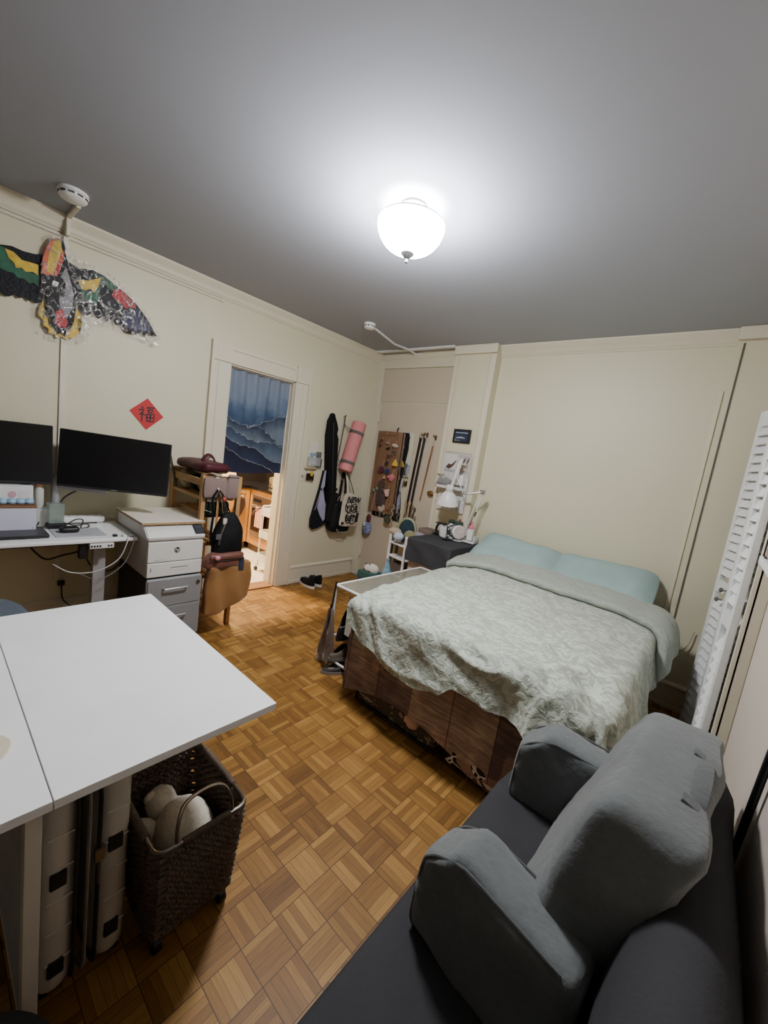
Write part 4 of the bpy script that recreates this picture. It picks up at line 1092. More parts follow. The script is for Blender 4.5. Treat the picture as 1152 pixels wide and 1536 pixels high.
MB().lathe([(0, .1), (.014, .1), (.014, .112), (.005, .114), (.005, .135), (0, .135)], (-.43, -.99, .669), 14).tube([(-.43, -.99, .802), (-.43, -1.03, .80)], .006, 8).build('pump', M_WHITE, sbt)
o = MB().tube(spline([(-.515, -1.07, .74), (-.53, -1.12, .735), (-.535, -1.17, .70), (-.53, -1.19, .66), (-.535, -1.15, .69), (-.54, -1.08, .735)], 5), .006, 6).build('brown_strap', mat('brown_strap', (82, 50, 36), .6)); tag(o, 'brown strap looped over the corner of the trolley', 'strap')
o = MB().lathe([(0, .001), (.03, .001), (.033, .12), (0, .12)], (-.33, -.99, .139), 16).build('jar', mat('dark_jar', (60, 44, 36), .4)); tag(o, 'dark jar on the bottom tier of the trolley', 'jar')

# curtain in the doorway
cu = thing('door_curtain', 'short blue ink-wave curtain hanging in the kitchen doorway', 'curtain', (-.07, -1.53, 2.1))
def cur(s, t):
    y = -1.858 + s * (.655 + .01 * math.sin(t * 3)) + .006 * math.sin(t * 5 + s * 3)
    x = -.06 + (.006 + .012 * (1 - t)) * math.sin(s * 34) * (1 - .5 * t) + .014 * mn.noise(Vector((s * 5, t * 3, 2)))
    return (x, y, 2.098 - t * (.915 + .012 * math.sin(s * 5)))
MB().grid(cur, 120, 60, .003).build('cloth', curtain_mat(), cu, 80)
MB().tube([(-.06, DY0 + .001, 2.102), (-.06, DY1 - .013, 2.102)], .008, 8).build('rod', M_WHITE, cu)

# ------------------------------------------------------------------ red paper diamond and the kite
rp = thing('paper_diamond', 'red paper diamond with a black brush character on the wall above the printer', 'paper sign', (.002, -2.49, 1.578))
dc = (-2.491, 1.578); dr0 = .1185
MB().prism([(dc[0] - dr0, dc[1] + .01), (dc[0], dc[1] + dr0), (dc[0] + dr0, dc[1] - .005), (dc[0], dc[1] - dr0)], .001, .0025, 'yz').build('paper', mat('red_paper', (186, 34, 38), .6, var=.03), rp)
# brush strokes of the character, unit box centred on the sheet
S_ = [[(-.30, .42), (-.22, .34)], [(-.44, .20), (-.16, .27), (-.20, .16), (-.42, -.10)], [(-.27, .12), (-.26, -.48)], [(-.22, .02), (-.10, -.08)],
      [(-.04, .38), (.42, .44)], [(.06, .27), (.08, .10)], [(.06, .27), (.32, .30), (.28, .12)], [(.09, .12), (.28, .14)],
      [(-.02, -.02), (.02, -.44)], [(-.02, -.02), (.42, .04), (.37, -.44)], [(.20, .0), (.20, -.40)], [(.02, -.20), (.37, -.17)], [(.02, -.41), (.37, -.40)]]
m = MB()
for st in S_:
    pts = [(.0032, dc[0] + u * .125, dc[1] + v * .125) for u, v in st]
    pts = spline(pts, 4) if len(pts) > 2 and False else [Vector(q) for q in pts]
    n_ = len(pts); rr = [.0062 - .002 * (i / max(1, n_ - 1)) for i in range(n_)]
    b0 = m.tube(pts, rr, 8)
for v in m.bm.verts: v.co.x = .0026 + (v.co.x - .0032) * .1
m.build('brush_character', mat('ink_black', (26, 22, 22), .6), rp)

kt = thing('toucan_kite', 'toucan-shaped kite in clear plastic pinned high on the wall above the monitors', 'kite', (.02, -3.03, 2.0))
def flat(name, poly, x, m, parent=kt, d=.004, bev=0.0):
    return MB().prism(poly, x - d, x, 'yz', bev).build(name, m, parent)
K_BLK = fuzz('kite_black', (18, 20, 28), (26, 28, 42), 60, .5, .5)
K_GRN = mat('kite_green', (24, 84, 56), .6, var=.2, scale=20, bump=.4, bscale=40)
K_YEL = mat('kite_yellow', (204, 172, 46), .6, var=.12, scale=20, bump=.4, bscale=40)
K_RED = mat('kite_red', (168, 32, 40), .6, var=.15, scale=20, bump=.4, bscale=40)
K_NAV = mat('kite_navy', (22, 28, 62), .6, var=.3, scale=24, bump=.4, bscale=40)
K_ORG = mat('kite_orange', (208, 92, 40), .55, var=.14, scale=14, bump=.3, bscale=40)
K_GRY = mat('kite_grey', (120, 116, 122), .5, var=.2, scale=18, bump=.3, bscale=30)
rw = [(-2.995, 2.44), (-2.944, 2.427), (-2.871, 2.445), (-2.806, 2.436), (-2.736, 2.402), (-2.676, 2.374), (-2.601, 2.323), (-2.533, 2.253), (-2.461, 2.152), (-2.49, 2.165), (-2.508, 2.148), (-2.53, 2.16), (-2.546, 2.122), (-2.575, 2.15), (-2.603, 2.122), (-2.63, 2.15), (-2.665, 2.118), (-2.69, 2.16), (-2.726, 2.150), (-2.75, 2.178), (-2.778, 2.15), (-2.80, 2.18), (-2.829, 2.152), (-2.86, 2.18), (-2.894, 2.15), (-2.937, 2.178), (-2.954, 2.232), (-2.972, 2.321)]
A = flat('wing', rw, .026, K_BLK)
flat('green_band', [(-2.838, 2.429), (-2.794, 2.428), (-2.736, 2.402), (-2.757, 2.355), (-2.804, 2.387), (-2.829, 2.328), (-2.842, 2.224), (-2.88, 2.25), (-2.918, 2.245), (-2.925, 2.309), (-2.867, 2.307), (-2.836, 2.356)], .029, K_GRN, A, .003)
flat('yellow_patch', [(-2.947, 2.354), (-2.89, 2.371), (-2.822, 2.417), (-2.836, 2.356), (-2.856, 2.311), (-2.88, 2.325), (-2.905, 2.305), (-2.93, 2.313)], .032, K_YEL, A, .003)
flat('red_patch', [(-2.747, 2.372), (-2.701, 2.384), (-2.613, 2.319), (-2.611, 2.293), (-2.64, 2.3), (-2.672, 2.272), (-2.695, 2.3), (-2.721, 2.296), (-2.756, 2.331)], .030, K_RED, A, .003)
flat('navy_feathers', [(-2.60, 2.30), (-2.54, 2.24), (-2.50, 2.19), (-2.54, 2.16), (-2.60, 2.15), (-2.66, 2.15), (-2.70, 2.19), (-2.68, 2.25)], .029, K_NAV, A, .003)
lw = [(-3.62, 2.19), (-3.58, 2.26), (-3.50, 2.33), (-3.40, 2.385), (-3.309, 2.399), (-3.26, 2.413), (-3.208, 2.408), (-3.155, 2.415), (-3.124, 2.429), (-3.122, 2.351), (-3.111, 2.265), (-3.118, 2.153), (-3.15, 2.136), (-3.165, 2.152), (-3.178, 2.138), (-3.2, 2.158), (-3.222, 2.138), (-3.245, 2.155), (-3.265, 2.132), (-3.291, 2.129), (-3.31, 2.146), (-3.35, 2.125), (-3.38, 2.15), (-3.43, 2.12), (-3.47, 2.14), (-3.52, 2.13), (-3.58, 2.15)]
B = flat('wing', lw, .026, K_BLK)
flat('green_band', [(-3.47, 2.34), (-3.40, 2.375), (-3.309, 2.393), (-3.284, 2.389), (-3.259, 2.326), (-3.207, 2.304), (-3.135, 2.301), (-3.138, 2.237), (-3.16, 2.25), (-3.179, 2.238), (-3.205, 2.255), (-3.232, 2.25), (-3.25, 2.27), (-3.275, 2.265), (-3.308, 2.272), (-3.4, 2.28)], .029, K_GRN, B, .003)
flat('yellow_patch', [(-3.289, 2.387), (-3.251, 2.383), (-3.216, 2.355), (-3.141, 2.36), (-3.14, 2.299), (-3.165, 2.31), (-3.198, 2.297), (-3.215, 2.312), (-3.241, 2.301), (-3.25, 2.325), (-3.272, 2.342)], .032, K_YEL, B, .003)
flat('red_patch', [(-3.54, 2.28), (-3.47, 2.33), (-3.42, 2.29), (-3.5, 2.22), (-3.56, 2.22)], .030, K_RED, B, .003)
tl = [(-3.132, 2.12), (-3.109, 2.174), (-3.075, 2.14), (-3.043, 2.009), (-3.003, 1.991), (-2.974, 2.043), (-2.957, 2.17), (-2.936, 2.165), (-2.918, 2.14), (-2.93, 2.11), (-2.915, 2.08), (-2.935, 2.06), (-2.925, 2.025), (-2.95, 2.01), (-2.962, 1.98), (-2.98, 1.99), (-2.992, 1.965), (-3.015, 1.982), (-3.042, 1.962), (-3.055, 1.985), (-3.085, 1.98), (-3.085, 2.01), (-3.112, 2.02), (-3.108, 2.05), (-3.135, 2.07)]
flat('tail', tl, .024, K_YEL)
C_ = flat('body', [(-3.016, 2.489), (-2.994, 2.417), (-2.956, 2.315), (-2.949, 2.234), (-2.952, 2.16), (-2.96, 2.09), (-2.98, 2.08), (-2.974, 2.043), (-2.995, 2.03), (-3.003, 1.985), (-3.025, 2.0), (-3.043, 1.985), (-3.06, 2.02), (-3.083, 2.032), (-3.085, 2.07), (-3.103, 2.084), (-3.095, 2.168), (-3.111, 2.265), (-3.051, 2.335)], .034, K_BLK, kt, .008)
flat('red_vent', [(-3.051, 2.125), (-3.022, 2.147), (-2.99, 2.074), (-3.004, 2.033), (-3.02, 2.045), (-3.034, 2.024), (-3.045, 2.05), (-3.059, 2.045)], .037, K_RED, C_, .003)
flat('grey_breast', [(-3.035, 2.33), (-3.01, 2.40), (-2.985, 2.33), (-2.965, 2.25), (-2.97, 2.17), (-3.0, 2.09), (-3.03, 2.15), (-3.04, 2.22)], .0365, K_GRY, C_, .003)
Hd = flat('head', [(-3.126, 2.327), (-3.103, 2.331), (-3.079, 2.324), (-3.051, 2.33), (-3.022, 2.328), (-3.005, 2.289), (-3.015, 2.225), (-3.045, 2.201), (-3.087, 2.217), (-3.116, 2.252)], .044, K_BLK, kt, .01, .002)
e_ = flat('eye', [(-3.071, 2.297), (-3.044, 2.294), (-3.05, 2.269), (-3.076, 2.272)], .0465, mat('eye_white', (226, 224, 214), .5), Hd, .003)
MB().lathe([(0, 0), (.004, 0), (.004, .0012), (0, .0012)], (.0465, -3.06, 2.283), 12, R('Y', 90)).build('pupil', M_BLACK, e_)
bkp = [(-3.126, 2.320), (-3.124, 2.396), (-3.108, 2.475), (-3.084, 2.526), (-3.056, 2.55), (-3.03, 2.543), (-3.016, 2.505), (-3.027, 2.43), (-3.042, 2.362), (-3.056, 2.328), (-3.089, 2.325), (-3.105, 2.31)]
Bk = flat('beak', bkp, .046, K_ORG, kt, .012, .002)
flat('yellow_stripe', [(-3.104, 2.335), (-3.094, 2.45), (-3.066, 2.538), (-3.042, 2.54), (-3.032, 2.5), (-3.046, 2.43), (-3.074, 2.33)], .0485, K_YEL, Bk, .003)
flat('dark_red_stripe', [(-3.074, 2.33), (-3.046, 2.43), (-3.038, 2.47), (-3.034, 2.42), (-3.046, 2.365), (-3.06, 2.33)], .049, K_RED, Bk, .003)
flat('beak_tip', [(-3.04, 2.548), (-3.028, 2.541), (-3.016, 2.505), (-3.022, 2.478), (-3.036, 2.50)], .0495, K_BLK, Bk, .003)
M_WRAP = glassy('clear_wrap', (236, 238, 240), .12, .05, 1.0, 34)
def wrapf(poly, name, x, nsub):
    m = MB(); m.prism(poly, x, x + .0006, 'yz')
    bmesh.ops.subdivide_edges(m.bm, edges=[e for e in m.bm.edges if e.calc_length() > .02], cuts=3, use_grid_fill=False)
    for v in m.bm.verts: v.co.x += .010 * mn.noise(v.co * 14) + .006 * mn.noise(v.co * 31)
    return m.build(name, M_WRAP, kt, 30)
wrapf([(-3.102, 2.528), (-3.056, 2.565), (-3.005, 2.55), (-2.968, 2.475), (-2.872, 2.462), (-2.772, 2.45), (-2.665, 2.396), (-2.547, 2.28), (-2.432, 2.13), (-2.468, 2.08), (-2.589, 2.095), (-2.736, 2.128), (-2.875, 2.108), (-2.882, 1.985), (-2.951, 1.96), (-3.052, 1.954), (-3.142, 1.998), (-3.145, 2.105), (-3.13, 2.261), (-3.135, 2.359)], 'plastic_wrap', .060, 3)

# ------------------------------------------------------------------ slatted wooden stand with bags
M_PINE = wood('aged_pine', (150, 112, 66), (184, 146, 96), 'z', .6)
M_PINEX = wood('aged_pine_x', (150, 112, 66), (184, 146, 96), 'x', .6)
wsn = thing('wooden_shelf', 'narrow wooden shelf rack hung with bags between printer and kitchen doorway', 'shelf', (.3, -2.14, 0))
SX0, SX1, SY0, SY1 = .03, .575, -2.295, -1.985
for x in (SX0 + .02, SX1 - .02):
    for y in (SY0 + .016, SY1 - .016): MB().box((x - .02, y - .016, 0), (x + .02, y + .016, 1.205), .003).build('post', M_PINE, wsn)
for k, z in enumerate((.15, .42, .68, .90, 1.03)):
    m = MB()
    for i in range(4): m.box((SX0 + .04, SY0 + .045 + i * .062, z), (SX1 - .04, SY0 + .088 + i * .062, z + .012), .002)
    for i, x in enumerate((SX0 + .045, SX1 - .075)): m.box((x, SY0 + .03, z - .02), (x + .03, SY1 - .03, z + .002), .002)
    m.build('slatted_shelf', M_PINEX, wsn)
for x in (SX0 + .02, SX1 - .02):
    MB().box((x - .012, SY0 + .03, 1.15), (x + .012, SY1 - .03, 1.2), .002).build('end_rail', wood('aged_pine_y', (150, 112, 66), (184, 146, 96), 'y', .6), wsn)
    MB().box((x - .012, SY0 + .03, .13), (x + .012, SY1 - .03, .19), .002).build('end_rail', wood('aged_pine_y', (150, 112, 66), (184, 146, 96), 'y', .6), wsn)
for y in (SY0 + .016, SY1 - .016):
    for z in (1.12, 1.02): MB().box((SX0 + .04, y - .012, z), (SX1 - .04, y + .012, z + (.05 if z > 1.1 else .025)), .002).build('side_rail', M_PINEX, wsn)
m_burg = fuzz('burgundy_leather', (58, 22, 28), (80, 34, 40), 60, .2, .45)
hb = thing('handbag', 'burgundy leather handbag with a loop handle lying on top of the wooden shelf', 'handbag', (.33, -2.16, 1.2))
MB().soft((.30, -2.17, 1.25), (.42, .22, .08), .038, 8, .012, .02, 8, R('Z', 6)).build('bag_body', m_burg, hb)
MB().tube(spline([(.39, -2.21, 1.24), (.385, -2.205, 1.30), (.38, -2.17, 1.335), (.375, -2.13, 1.315), (.37, -2.10, 1.245)], 6), 0, 8, False, (.022, .006)).build('handle', m_burg, hb)
MB().ell((.42, -2.14, 1.252), (.01, .008, .008), 10).build('clasp', M_BRASS, hb)
o = MB().tube([(.10, -2.28, 1.05), (.06, -2.33, 1.30)], [.008, .011], 8).build('umbrella_handle', mat('dark_olive', (62, 56, 44), .5)); tag(o, 'dark thin stick poking up from the back of the wooden shelf', 'stick')
o = MB().soft((.15, -2.2, 1.12), (.16, .15, .14), .05, 7, .01, .02, 9).build('beige_pouch', mat('beige_canvas', (150, 136, 110), .9, bump=.3)); tag(o, 'beige canvas pouch inside the top tier of the wooden shelf', 'pouch')
o = MB().soft((.31, -2.16, 1.112), (.14, .2, .12), .04, 7, .01, .02, 9).build('navy_pouch', fuzz('navy_cloth', (30, 34, 44), (44, 48, 60), 80, .3)); tag(o, 'dark navy pouch inside the top tier of the wooden shelf', 'pouch')
o = MB().soft((.45, -2.16, 1.11), (.13, .2, .12), .04, 7, .01, .02, 9).build('mauve_pouch', fuzz('mauve_cloth', (104, 76, 80), (124, 94, 98), 80, .3)); tag(o, 'mauve pouch inside the top tier of the wooden shelf, nearest its post', 'pouch')
o = MB().soft((.45, -2.15, .98), (.16, .2, .12), .05, 7, .01, .025, 9).build('patterned_scarf', board_mat('dark_floral', (44, 36, 46), (128, 116, 120), 40, .6)); tag(o, 'dark patterned scarf bundled on the second tier of the wooden shelf', 'scarf')
ftop = SX1 + .004
pc = thing('zip_pouch', 'flat mauve canvas pouch hung on the end of the wooden shelf', 'pouch', (.6, -2.15, 1.05))
MB().soft((.592, -2.205, 1.118), (.022, .165, .145), .01, 6, .006, .002).build('front_panel', fuzz('dusty_mauve', (116, 98, 92), (134, 114, 106), 70, .3), pc)
MB().soft((.590, -2.073, 1.128), (.024, .09, .175), .01, 6, .006, .004, 8, R('X', -4)).build('folded_panel', fuzz('dusty_mauve', (116, 98, 92), (134, 114, 106), 70, .3), pc)
MB().tube([(.603, -2.29, 1.045), (.604, -2.12, 1.048)], .004, 6).tube([(.603, -2.03, 1.20), (.604, -2.29, 1.205)], .003, 6).build('edge_binding', mat('dark_brown_trim', (50, 34, 32), .7), pc)
gb = thing('green_bag', 'dark green cloth bag with a white label on the middle tier of the wooden shelf', 'bag', (.5, -2.19, .9))
MB().soft((.51, -2.17, .955), (.15, .20, .13), .04, 8, .01, .015, 9).build('bag_body', fuzz('bottle_green', (32, 46, 38), (48, 62, 52), 80, .3), gb)
MB().soft((.565, -2.17, 1.02), (.03, .16, .03), .012, 5, .002).build('white_label', mat('off_white_card', (196, 190, 176), .8), gb)
MB().tube(spline([(.588, -2.27, .95), (.592, -2.2, .93), (.592, -2.11, .935)], 5), .0025, 6).build('pale_cord', mat('pale_cord', (160, 158, 140), .8), gb)
# over-door white hook and black sling bag
wh = thing('strap_hook', 'white plastic hook on the end rail of the wooden shelf, carrying the black bag', 'hook', (.6, -2.19, 1.16))
MB().box((.575, -2.21, 1.20), (.60, -2.185, 1.208), .002).box((.596, -2.21, 1.1), (.60, -2.185, 1.208), .002).tube(spline([(.598, -2.197, 1.11), (.615, -2.197, 1.095), (.625, -2.197, 1.12)], 4), .006, 6).build('hook', M_WHITE, wh)
sg = thing('sling_bag', 'black sling backpack hanging on its straps from the wooden shelf', 'backpack', (.66, -2.13, .62))
def slfn(p):
    k = (p.z + .19) / .38; p.y *= 1 - .45 * sstep(.45, 1.0, k); p.x *= 1 - .4 * sstep(.5, 1, k); p.y += .03 * k; return p
MB().soft((.67, -2.135, .765), (.11, .22, .34), .05, 10, .012, .012, 8, R('X', 5), slfn).build('bag_body', fuzz('black_nylon', (17, 18, 20), (28, 29, 32), 90, .3, .7), sg)
for pts in ([(.622, -2.20, 1.105), (.63, -2.235, 1.04), (.65, -2.235, .92), (.66, -2.245, .80), (.67, -2.24, .70)], [(.625, -2.185, 1.10), (.635, -2.15, 1.05), (.66, -2.115, .95), (.67, -2.085, .86)]):
    MB().tube(spline(pts, 6), 0, 8, False, (.013, .005)).build('strap', M_BLKCLOTH, sg)
MB().tube(spline([(.628, -2.19, 1.09), (.64, -2.165, .98), (.66, -2.16, .88), (.70, -2.19, .78)], 6), 0, 8, False, (.010, .004)).build('khaki_strap', mat('khaki_web', (104, 86, 58), .9), sg)
MB().box((.695, -2.185, .865), (.712, -2.155, .91), .004).build('buckle', mat('pale_buckle', (196, 190, 176), .4), sg)
MB().tube(spline([(.705, -2.17, .87), (.722, -2.2, .80), (.732, -2.215, .72)], 5), 0, 6, False, (.009, .004)).build('metal_clip_strap', M_NICKEL, sg)
MB().box((.728, -2.24, .76), (.733, -2.2, .80), .002).build('brand_patch', mat('grey_patch', (84, 84, 84), .6), sg)
o = MB().ell((.64, -2.155, 1.04), (.014, .014, .02), 10, None, .2).build('red_charm', mat('red_charm', (190, 70, 52), .5)); tag(o, 'small red and white charm between the straps of the black bag', 'charm')
cbg = thing('crossbody_bag', 'brown leather crossbody bag under the black sling bag', 'bag', (.69, -2.15, .53))
M_BRN = fuzz('brown_leather', (92, 50, 38), (116, 68, 52), 70, .15, .5)
MB().soft((.70, -2.165, .585), (.08, .26, .115), .035, 8, .008, .004, 8).build('bag_body', M_BRN, cbg)
MB().soft((.715, -2.145, .628), (.085, .265, .055), .025, 8, .004, .004).build('flap', M_BRN, cbg)
MB().tube([(.745, -2.28, .601), (.756, -2.15, .602), (.75, -2.03, .606)], .003, 6).build('zip', M_BLACK, cbg)
o = MB().ell((.772, -2.235, .632), (.012, .020, .017), 12, None, .25).build('pink_charm', mat('pink_fur', (218, 134, 158), .8)); tag(o, 'pink heart charm dangling in front of the brown crossbody bag', 'charm')
tb_ = thing('tan_tote', 'slouchy tan leather tote hanging lowest on the wooden shelf', 'tote bag', (.7, -2.1, .21))
M_TAN = fuzz('tan_leather', (132, 92, 46), (158, 114, 62), 12, .2, .55)
def tanf(p):
    k = (p.z + .18) / .36
    p.y *= 1.0 - .05 * k; p.z += .055 * (p.y / .17) * (1 - k) * .9 + .03 * (p.y / .17) * k * 0
    p.x += .014 * math.sin(p.y * 40 + p.z * 8) * (.4 + .6 * k)
    p.z -= .03 * (1 - (p.y / .17) ** 2) * (1 - k)
    return p
MB().soft((.695, -2.10, .40), (.075, .35, .33), .016, 14, .004, .016, 8, None, tanf).build('bag_body', M_TAN, tb_)
for pts in ([(.66, -2.2, .55), (.64, -2.2, .8), (.60, -2.18, 1.09)], [(.66, -2.0, .56), (.635, -2.08, .8), (.60, -2.16, 1.09)]):
    MB().tube(spline(pts, 6), 0, 6, False, (.009, .003)).build('strap', M_TAN, tb_)
o = MB().box((.67, -2.04, .50), (.73, -1.995, .605), .004).build('notebook', mat('dark_navy_book', (46, 50, 66), .6)); tag(o, 'dark notebook sticking out of the tan tote', 'notebook')

# ------------------------------------------------------------------ things hung on the wall between doorway and corner
mr = thing('mail_rack', 'clear wall pocket with cards beside the doorway', 'wall pocket', (.02, -.84, 1.3))
MB().box((.002, -.93, 1.33), (.012, -.80, 1.56), .003).build('back_plate', mat('pocket_white', (212, 206, 192), .4, var=.02), mr)
MB().box((.012, -.935, 1.31), (.05, -.78, 1.40), .004).build('pocket', glassy('clear_pocket', (210, 214, 214), .4, .15), mr)
for k, (y, z, c) in enumerate((( -.87, 1.40, (130, 150, 172)), (-.84, 1.37, (176, 176, 172)), (-.80, 1.42, (96, 98, 96)), (-.79, 1.345, (62, 64, 66)))):
    o = MB().box((.016 + k * .007, y - .035, z - .045), (.020 + k * .007, y + .035, z + .045), .001).build('card', mat('card_%d' % k, c, .5, var=.2, scale=30)); tag(o, ['blue-grey card in the clear wall pocket', 'pale grey card in the clear wall pocket', 'dark grey card sticking up from the clear wall pocket', 'black card low in the clear wall pocket'][k], 'card', 'cards in the wall pocket')
kr = thing('key_rack', 'narrow wooden key rail below the clear wall pocket', 'key rack', (.02, -.87, 1.27))
MB().box((.002, -.955, 1.262), (.016, -.79, 1.279), .002).build('rail', wood('rail_wood', (130, 112, 86), (156, 138, 110), 'y'), kr)
for y in (-.93, -.88, -.84): MB().tube(spline([(.016, y, 1.266), (.03, y, 1.258), (.034, y, 1.27)], 3), .0025, 6).build('hook', M_NICKEL, kr)
ky = thing('key_bunch', 'bunch of dark keys with a yellow tag hanging from the key rail', 'keys', (.03, -.89, 1.16))
for k in range(5):
    MB().box((.024 + k * .004, -.93 + k * .016, 1.15 + .01 * (k % 2)), (.0265 + k * .004, -.906 + k * .016, 1.225), .003, T(0, 0, 0)).build('key', mat('dark_brass', (58, 46, 34), .4, .6), ky)
MB().box((.044, -.895, 1.2), (.05, -.862, 1.258), .003).build('yellow_tag', mat('yellow_tag', (206, 174, 54), .5), ky)
ls = thing('light_switch', 'round dimmer switch on a cream plate beside the doorway', 'switch', (.004, -.99, 1.17))
MB().box((.001, -1.005, 1.135), (.007, -.935, 1.26), .003).build('plate', M_TRIM, ls)
MB().lathe([(0, 0), (.016, 0), (.014, .016), (0, .018)], (.007, -.97, 1.195), 18, R('Y', 90)).build('dial', mat('dial_grey', (176, 170, 156), .4), ls)
gg = thing('ukulele_bag', 'long black instrument gig bag hanging on the wall', 'instrument bag', (.05, -.62, .68))
M_GIG = fuzz('gig_nylon', (19, 20, 23), (30, 31, 35), 120, .3, .75)
gp = [(-.715, 1.885), (-.69, 1.90), (-.665, 1.88), (-.655, 1.79), (-.63, 1.725), (-.605, 1.695), (-.612, 1.63), (-.572, 1.40), (-.555, 1.25), (-.535, 1.06), (-.51, .85), (-.488, .69), (-.50, .665), (-.60, .68), (-.632, .71), (-.645, .95), (-.665, 1.15), (-.70, 1.40), (-.735, 1.65), (-.745, 1.77), (-.73, 1.81)]
MB().prism(gp, .012, .085, 'yz', .018).build('bag_body', M_GIG, gg)
MB().tube(spline([(.09, -.70, 1.8), (.092, -.66, 1.5), (.09, -.60, 1.1), (.09, -.565, .72)], 5), 0, 6, False, (.006, .004)).build('zip', mat('zip_grey', (48, 46, 42), .6), gg)
MB().soft((.095, -.575, .87), (.03, .11, .33), .012, 6, .004, 0, 1, R('X', -5)).build('front_pocket', fuzz('olive_black', (38, 36, 32), (48, 46, 40), 90, .3), gg)
MB().box((.05, -.525, 1.055), (.08, -.508, 1.085), .003).build('buckle', M_BLACK, gg)
db = thing('drawstring_bag', 'navy drawstring bag with a lavender panel hanging beside the gig bag', 'drawstring bag', (.04, -.70, .61))
MB().prism([(-.78, .86), (-.735, 1.06), (-.715, 1.27), (-.69, 1.27), (-.70, 1.05), (-.68, .95), (-.62, .82), (-.60, .70), (-.615, .655), (-.70, .62), (-.77, .605), (-.812, .64), (-.818, .74)], .008, .055, 'yz', .014).build('bag_body', fuzz('navy_nylon', (26, 29, 40), (40, 43, 56), 90, .3, .7), db)
MB().prism([(-.735, 1.04), (-.705, 1.06), (-.66, .93), (-.612, .84), (-.622, .73), (-.655, .70), (-.71, .77), (-.762, .86)], .054, .062, 'yz', .002).build('lavender_panel', mat('lavender_cloth', (158, 154, 178), .8, bump=.2), db)
MB().prism([(-.735, 1.08), (-.71, 1.27), (-.69, 1.275), (-.685, 1.10), (-.71, 1.06)], .05, .058, 'yz', .002).build('strap', mat('lavender_cloth', (158, 154, 178), .8, bump=.2), db)
MB().tube(spline([(.058, -.735, 1.06), (.06, -.76, .95), (.058, -.79, .83)], 4), .004, 6).tube(spline([(.06, -.70, 1.05), (.062, -.73, 1.0), (.06, -.75, .9)], 4), .003, 6).build('cord', mat('grey_rope', (130, 130, 136), .9), db)
ym = thing('yoga_mat', 'rolled pink yoga mat hanging tilted on a grey strap', 'yoga mat', (.1, -.4, 1.3))
a_, b_ = Vector((.10, -.455, 1.29)), Vector((.10, -.315, 1.855)); ax = (b_ - a_); Lm = ax.length; Mm = T(*a_) @ ax.to_track_quat('Z', 'Y').to_matrix().to_4x4()
def spiral():
    out = []
    for i in range(150):
        t = i / 149; an = t * 7 * 2 * PI; r = .012 + .066 * t; out.append((r * math.cos(an), r * math.sin(an)))
    return out
sp = spiral(); m = MB(); m.lathe([(.0, .004), (.074, .004), (.08, .01), (.08, Lm - .01), (.074, Lm - .004), (0, Lm - .004)], (0, 0, 0), 32, Mm)
for z in (.002, Lm - .004): m.tube([Mm @ Vector((x, y, z)) for x, y in sp], .0022, 4)
m.build('mat_roll', mat('pink_foam', (208, 130, 130), .85, var=.04, bump=.15, bscale=140), ym)
M_STRAP = mat('grey_webbing', (98, 92, 90), .9, bump=.3, bscale=150)
for z in (.10, Lm - .13): MB().lathe([(.081, z - .018), (.084, z - .016), (.084, z + .016), (.081, z + .018)], (0, 0, 0), 32, Mm).build('strap_band', M_STRAP, ym)
MB().tube(spline([Mm @ Vector((-.05, .06, Lm - .13)), (.03, -.47, 1.80), (.02, -.475, 1.905), (.03, -.485, 1.8), (.045, -.52, 1.55), (.07, -.545, 1.40), Mm @ Vector((-.05, .06, .10))], 6), 0, 8, False, (.014, .003)).build('carry_strap', M_STRAP, ym)
o = MB().tube([(.0, -.475, 1.90), (.028, -.475, 1.90), (.034, -.475, 1.915)], .005, 8).build('wall_hook', M_NICKEL); tag(o, 'small wall hook holding the strap of the yoga mat', 'hook')
o = MB().tube(spline([(.05, -.52, 1.24), (.05, -.42, 1.18), (.06, -.40, 1.10), (.05, -.52, .80)], 5), 0, 6, False, (.009, .003)).build('pink_lanyard', mat('pink_web', (178, 128, 124), .9)); tag(o, 'thin pink webbing strap hanging below the yoga mat', 'strap')
bp = thing('backpack', 'black backpack hanging behind the printed tote', 'backpack', (.07, -.42, .58))
MB().soft((.075, -.42, .75), (.13, .30, .34), .05, 10, .012, .014, 7, R('X', -6)).build('bag_body', fuzz('black_pack', (18, 19, 21), (34, 36, 38), 80, .35, .6), bp)
MB().tube(spline([(.13, -.53, .66), (.145, -.49, .60), (.14, -.42, .575), (.13, -.33, .58)], 5), .006, 6).build('pale_piping', mat('pale_piping', (150, 150, 146), .6), bp)
for pts in ([(.06, -.45, .90), (.05, -.43, 1.1), (.03, -.40, 1.27)], [(.06, -.36, .90), (.05, -.36, 1.1), (.03, -.38, 1.27)]): MB().tube(spline(pts, 5), 0, 6, False, (.016, .004)).build('strap', M_BLKCLOTH, bp)
tt = thing('printed_tote', 'cream canvas tote with bold black lettering hanging below the yoga mat', 'tote bag', (.15, -.35, .64))
M_CANV = mat('cream_canvas', (196, 186, 166), .9, bump=.3, bscale=120)
tM = T(.165, -.35, .845) @ R('X', -5)
MB().soft((.165, -.35, .845), (.03, .265, .37), .012, 8, .01, .006, 7, R('X', -5)).build('bag_body', M_CANV, tt)
for pts, mm in (([(.155, -.40, 1.02), (.11, -.395, 1.17), (.05, -.385, 1.29)], M_CANV), ([(.16, -.315, 1.03), (.11, -.345, 1.17), (.05, -.375, 1.29)], M_BLKCLOTH)):
    MB().tube(spline(pts, 5), 0, 6, False, (.014, .003)).build('strap', mm, tt)
M_INK = mat('tote_ink', (24, 22, 22), .8)
fr_ = frame((.165, -.35, .845), (0, 1, 0), (0, 0, 1)) @ R('Z', -5)
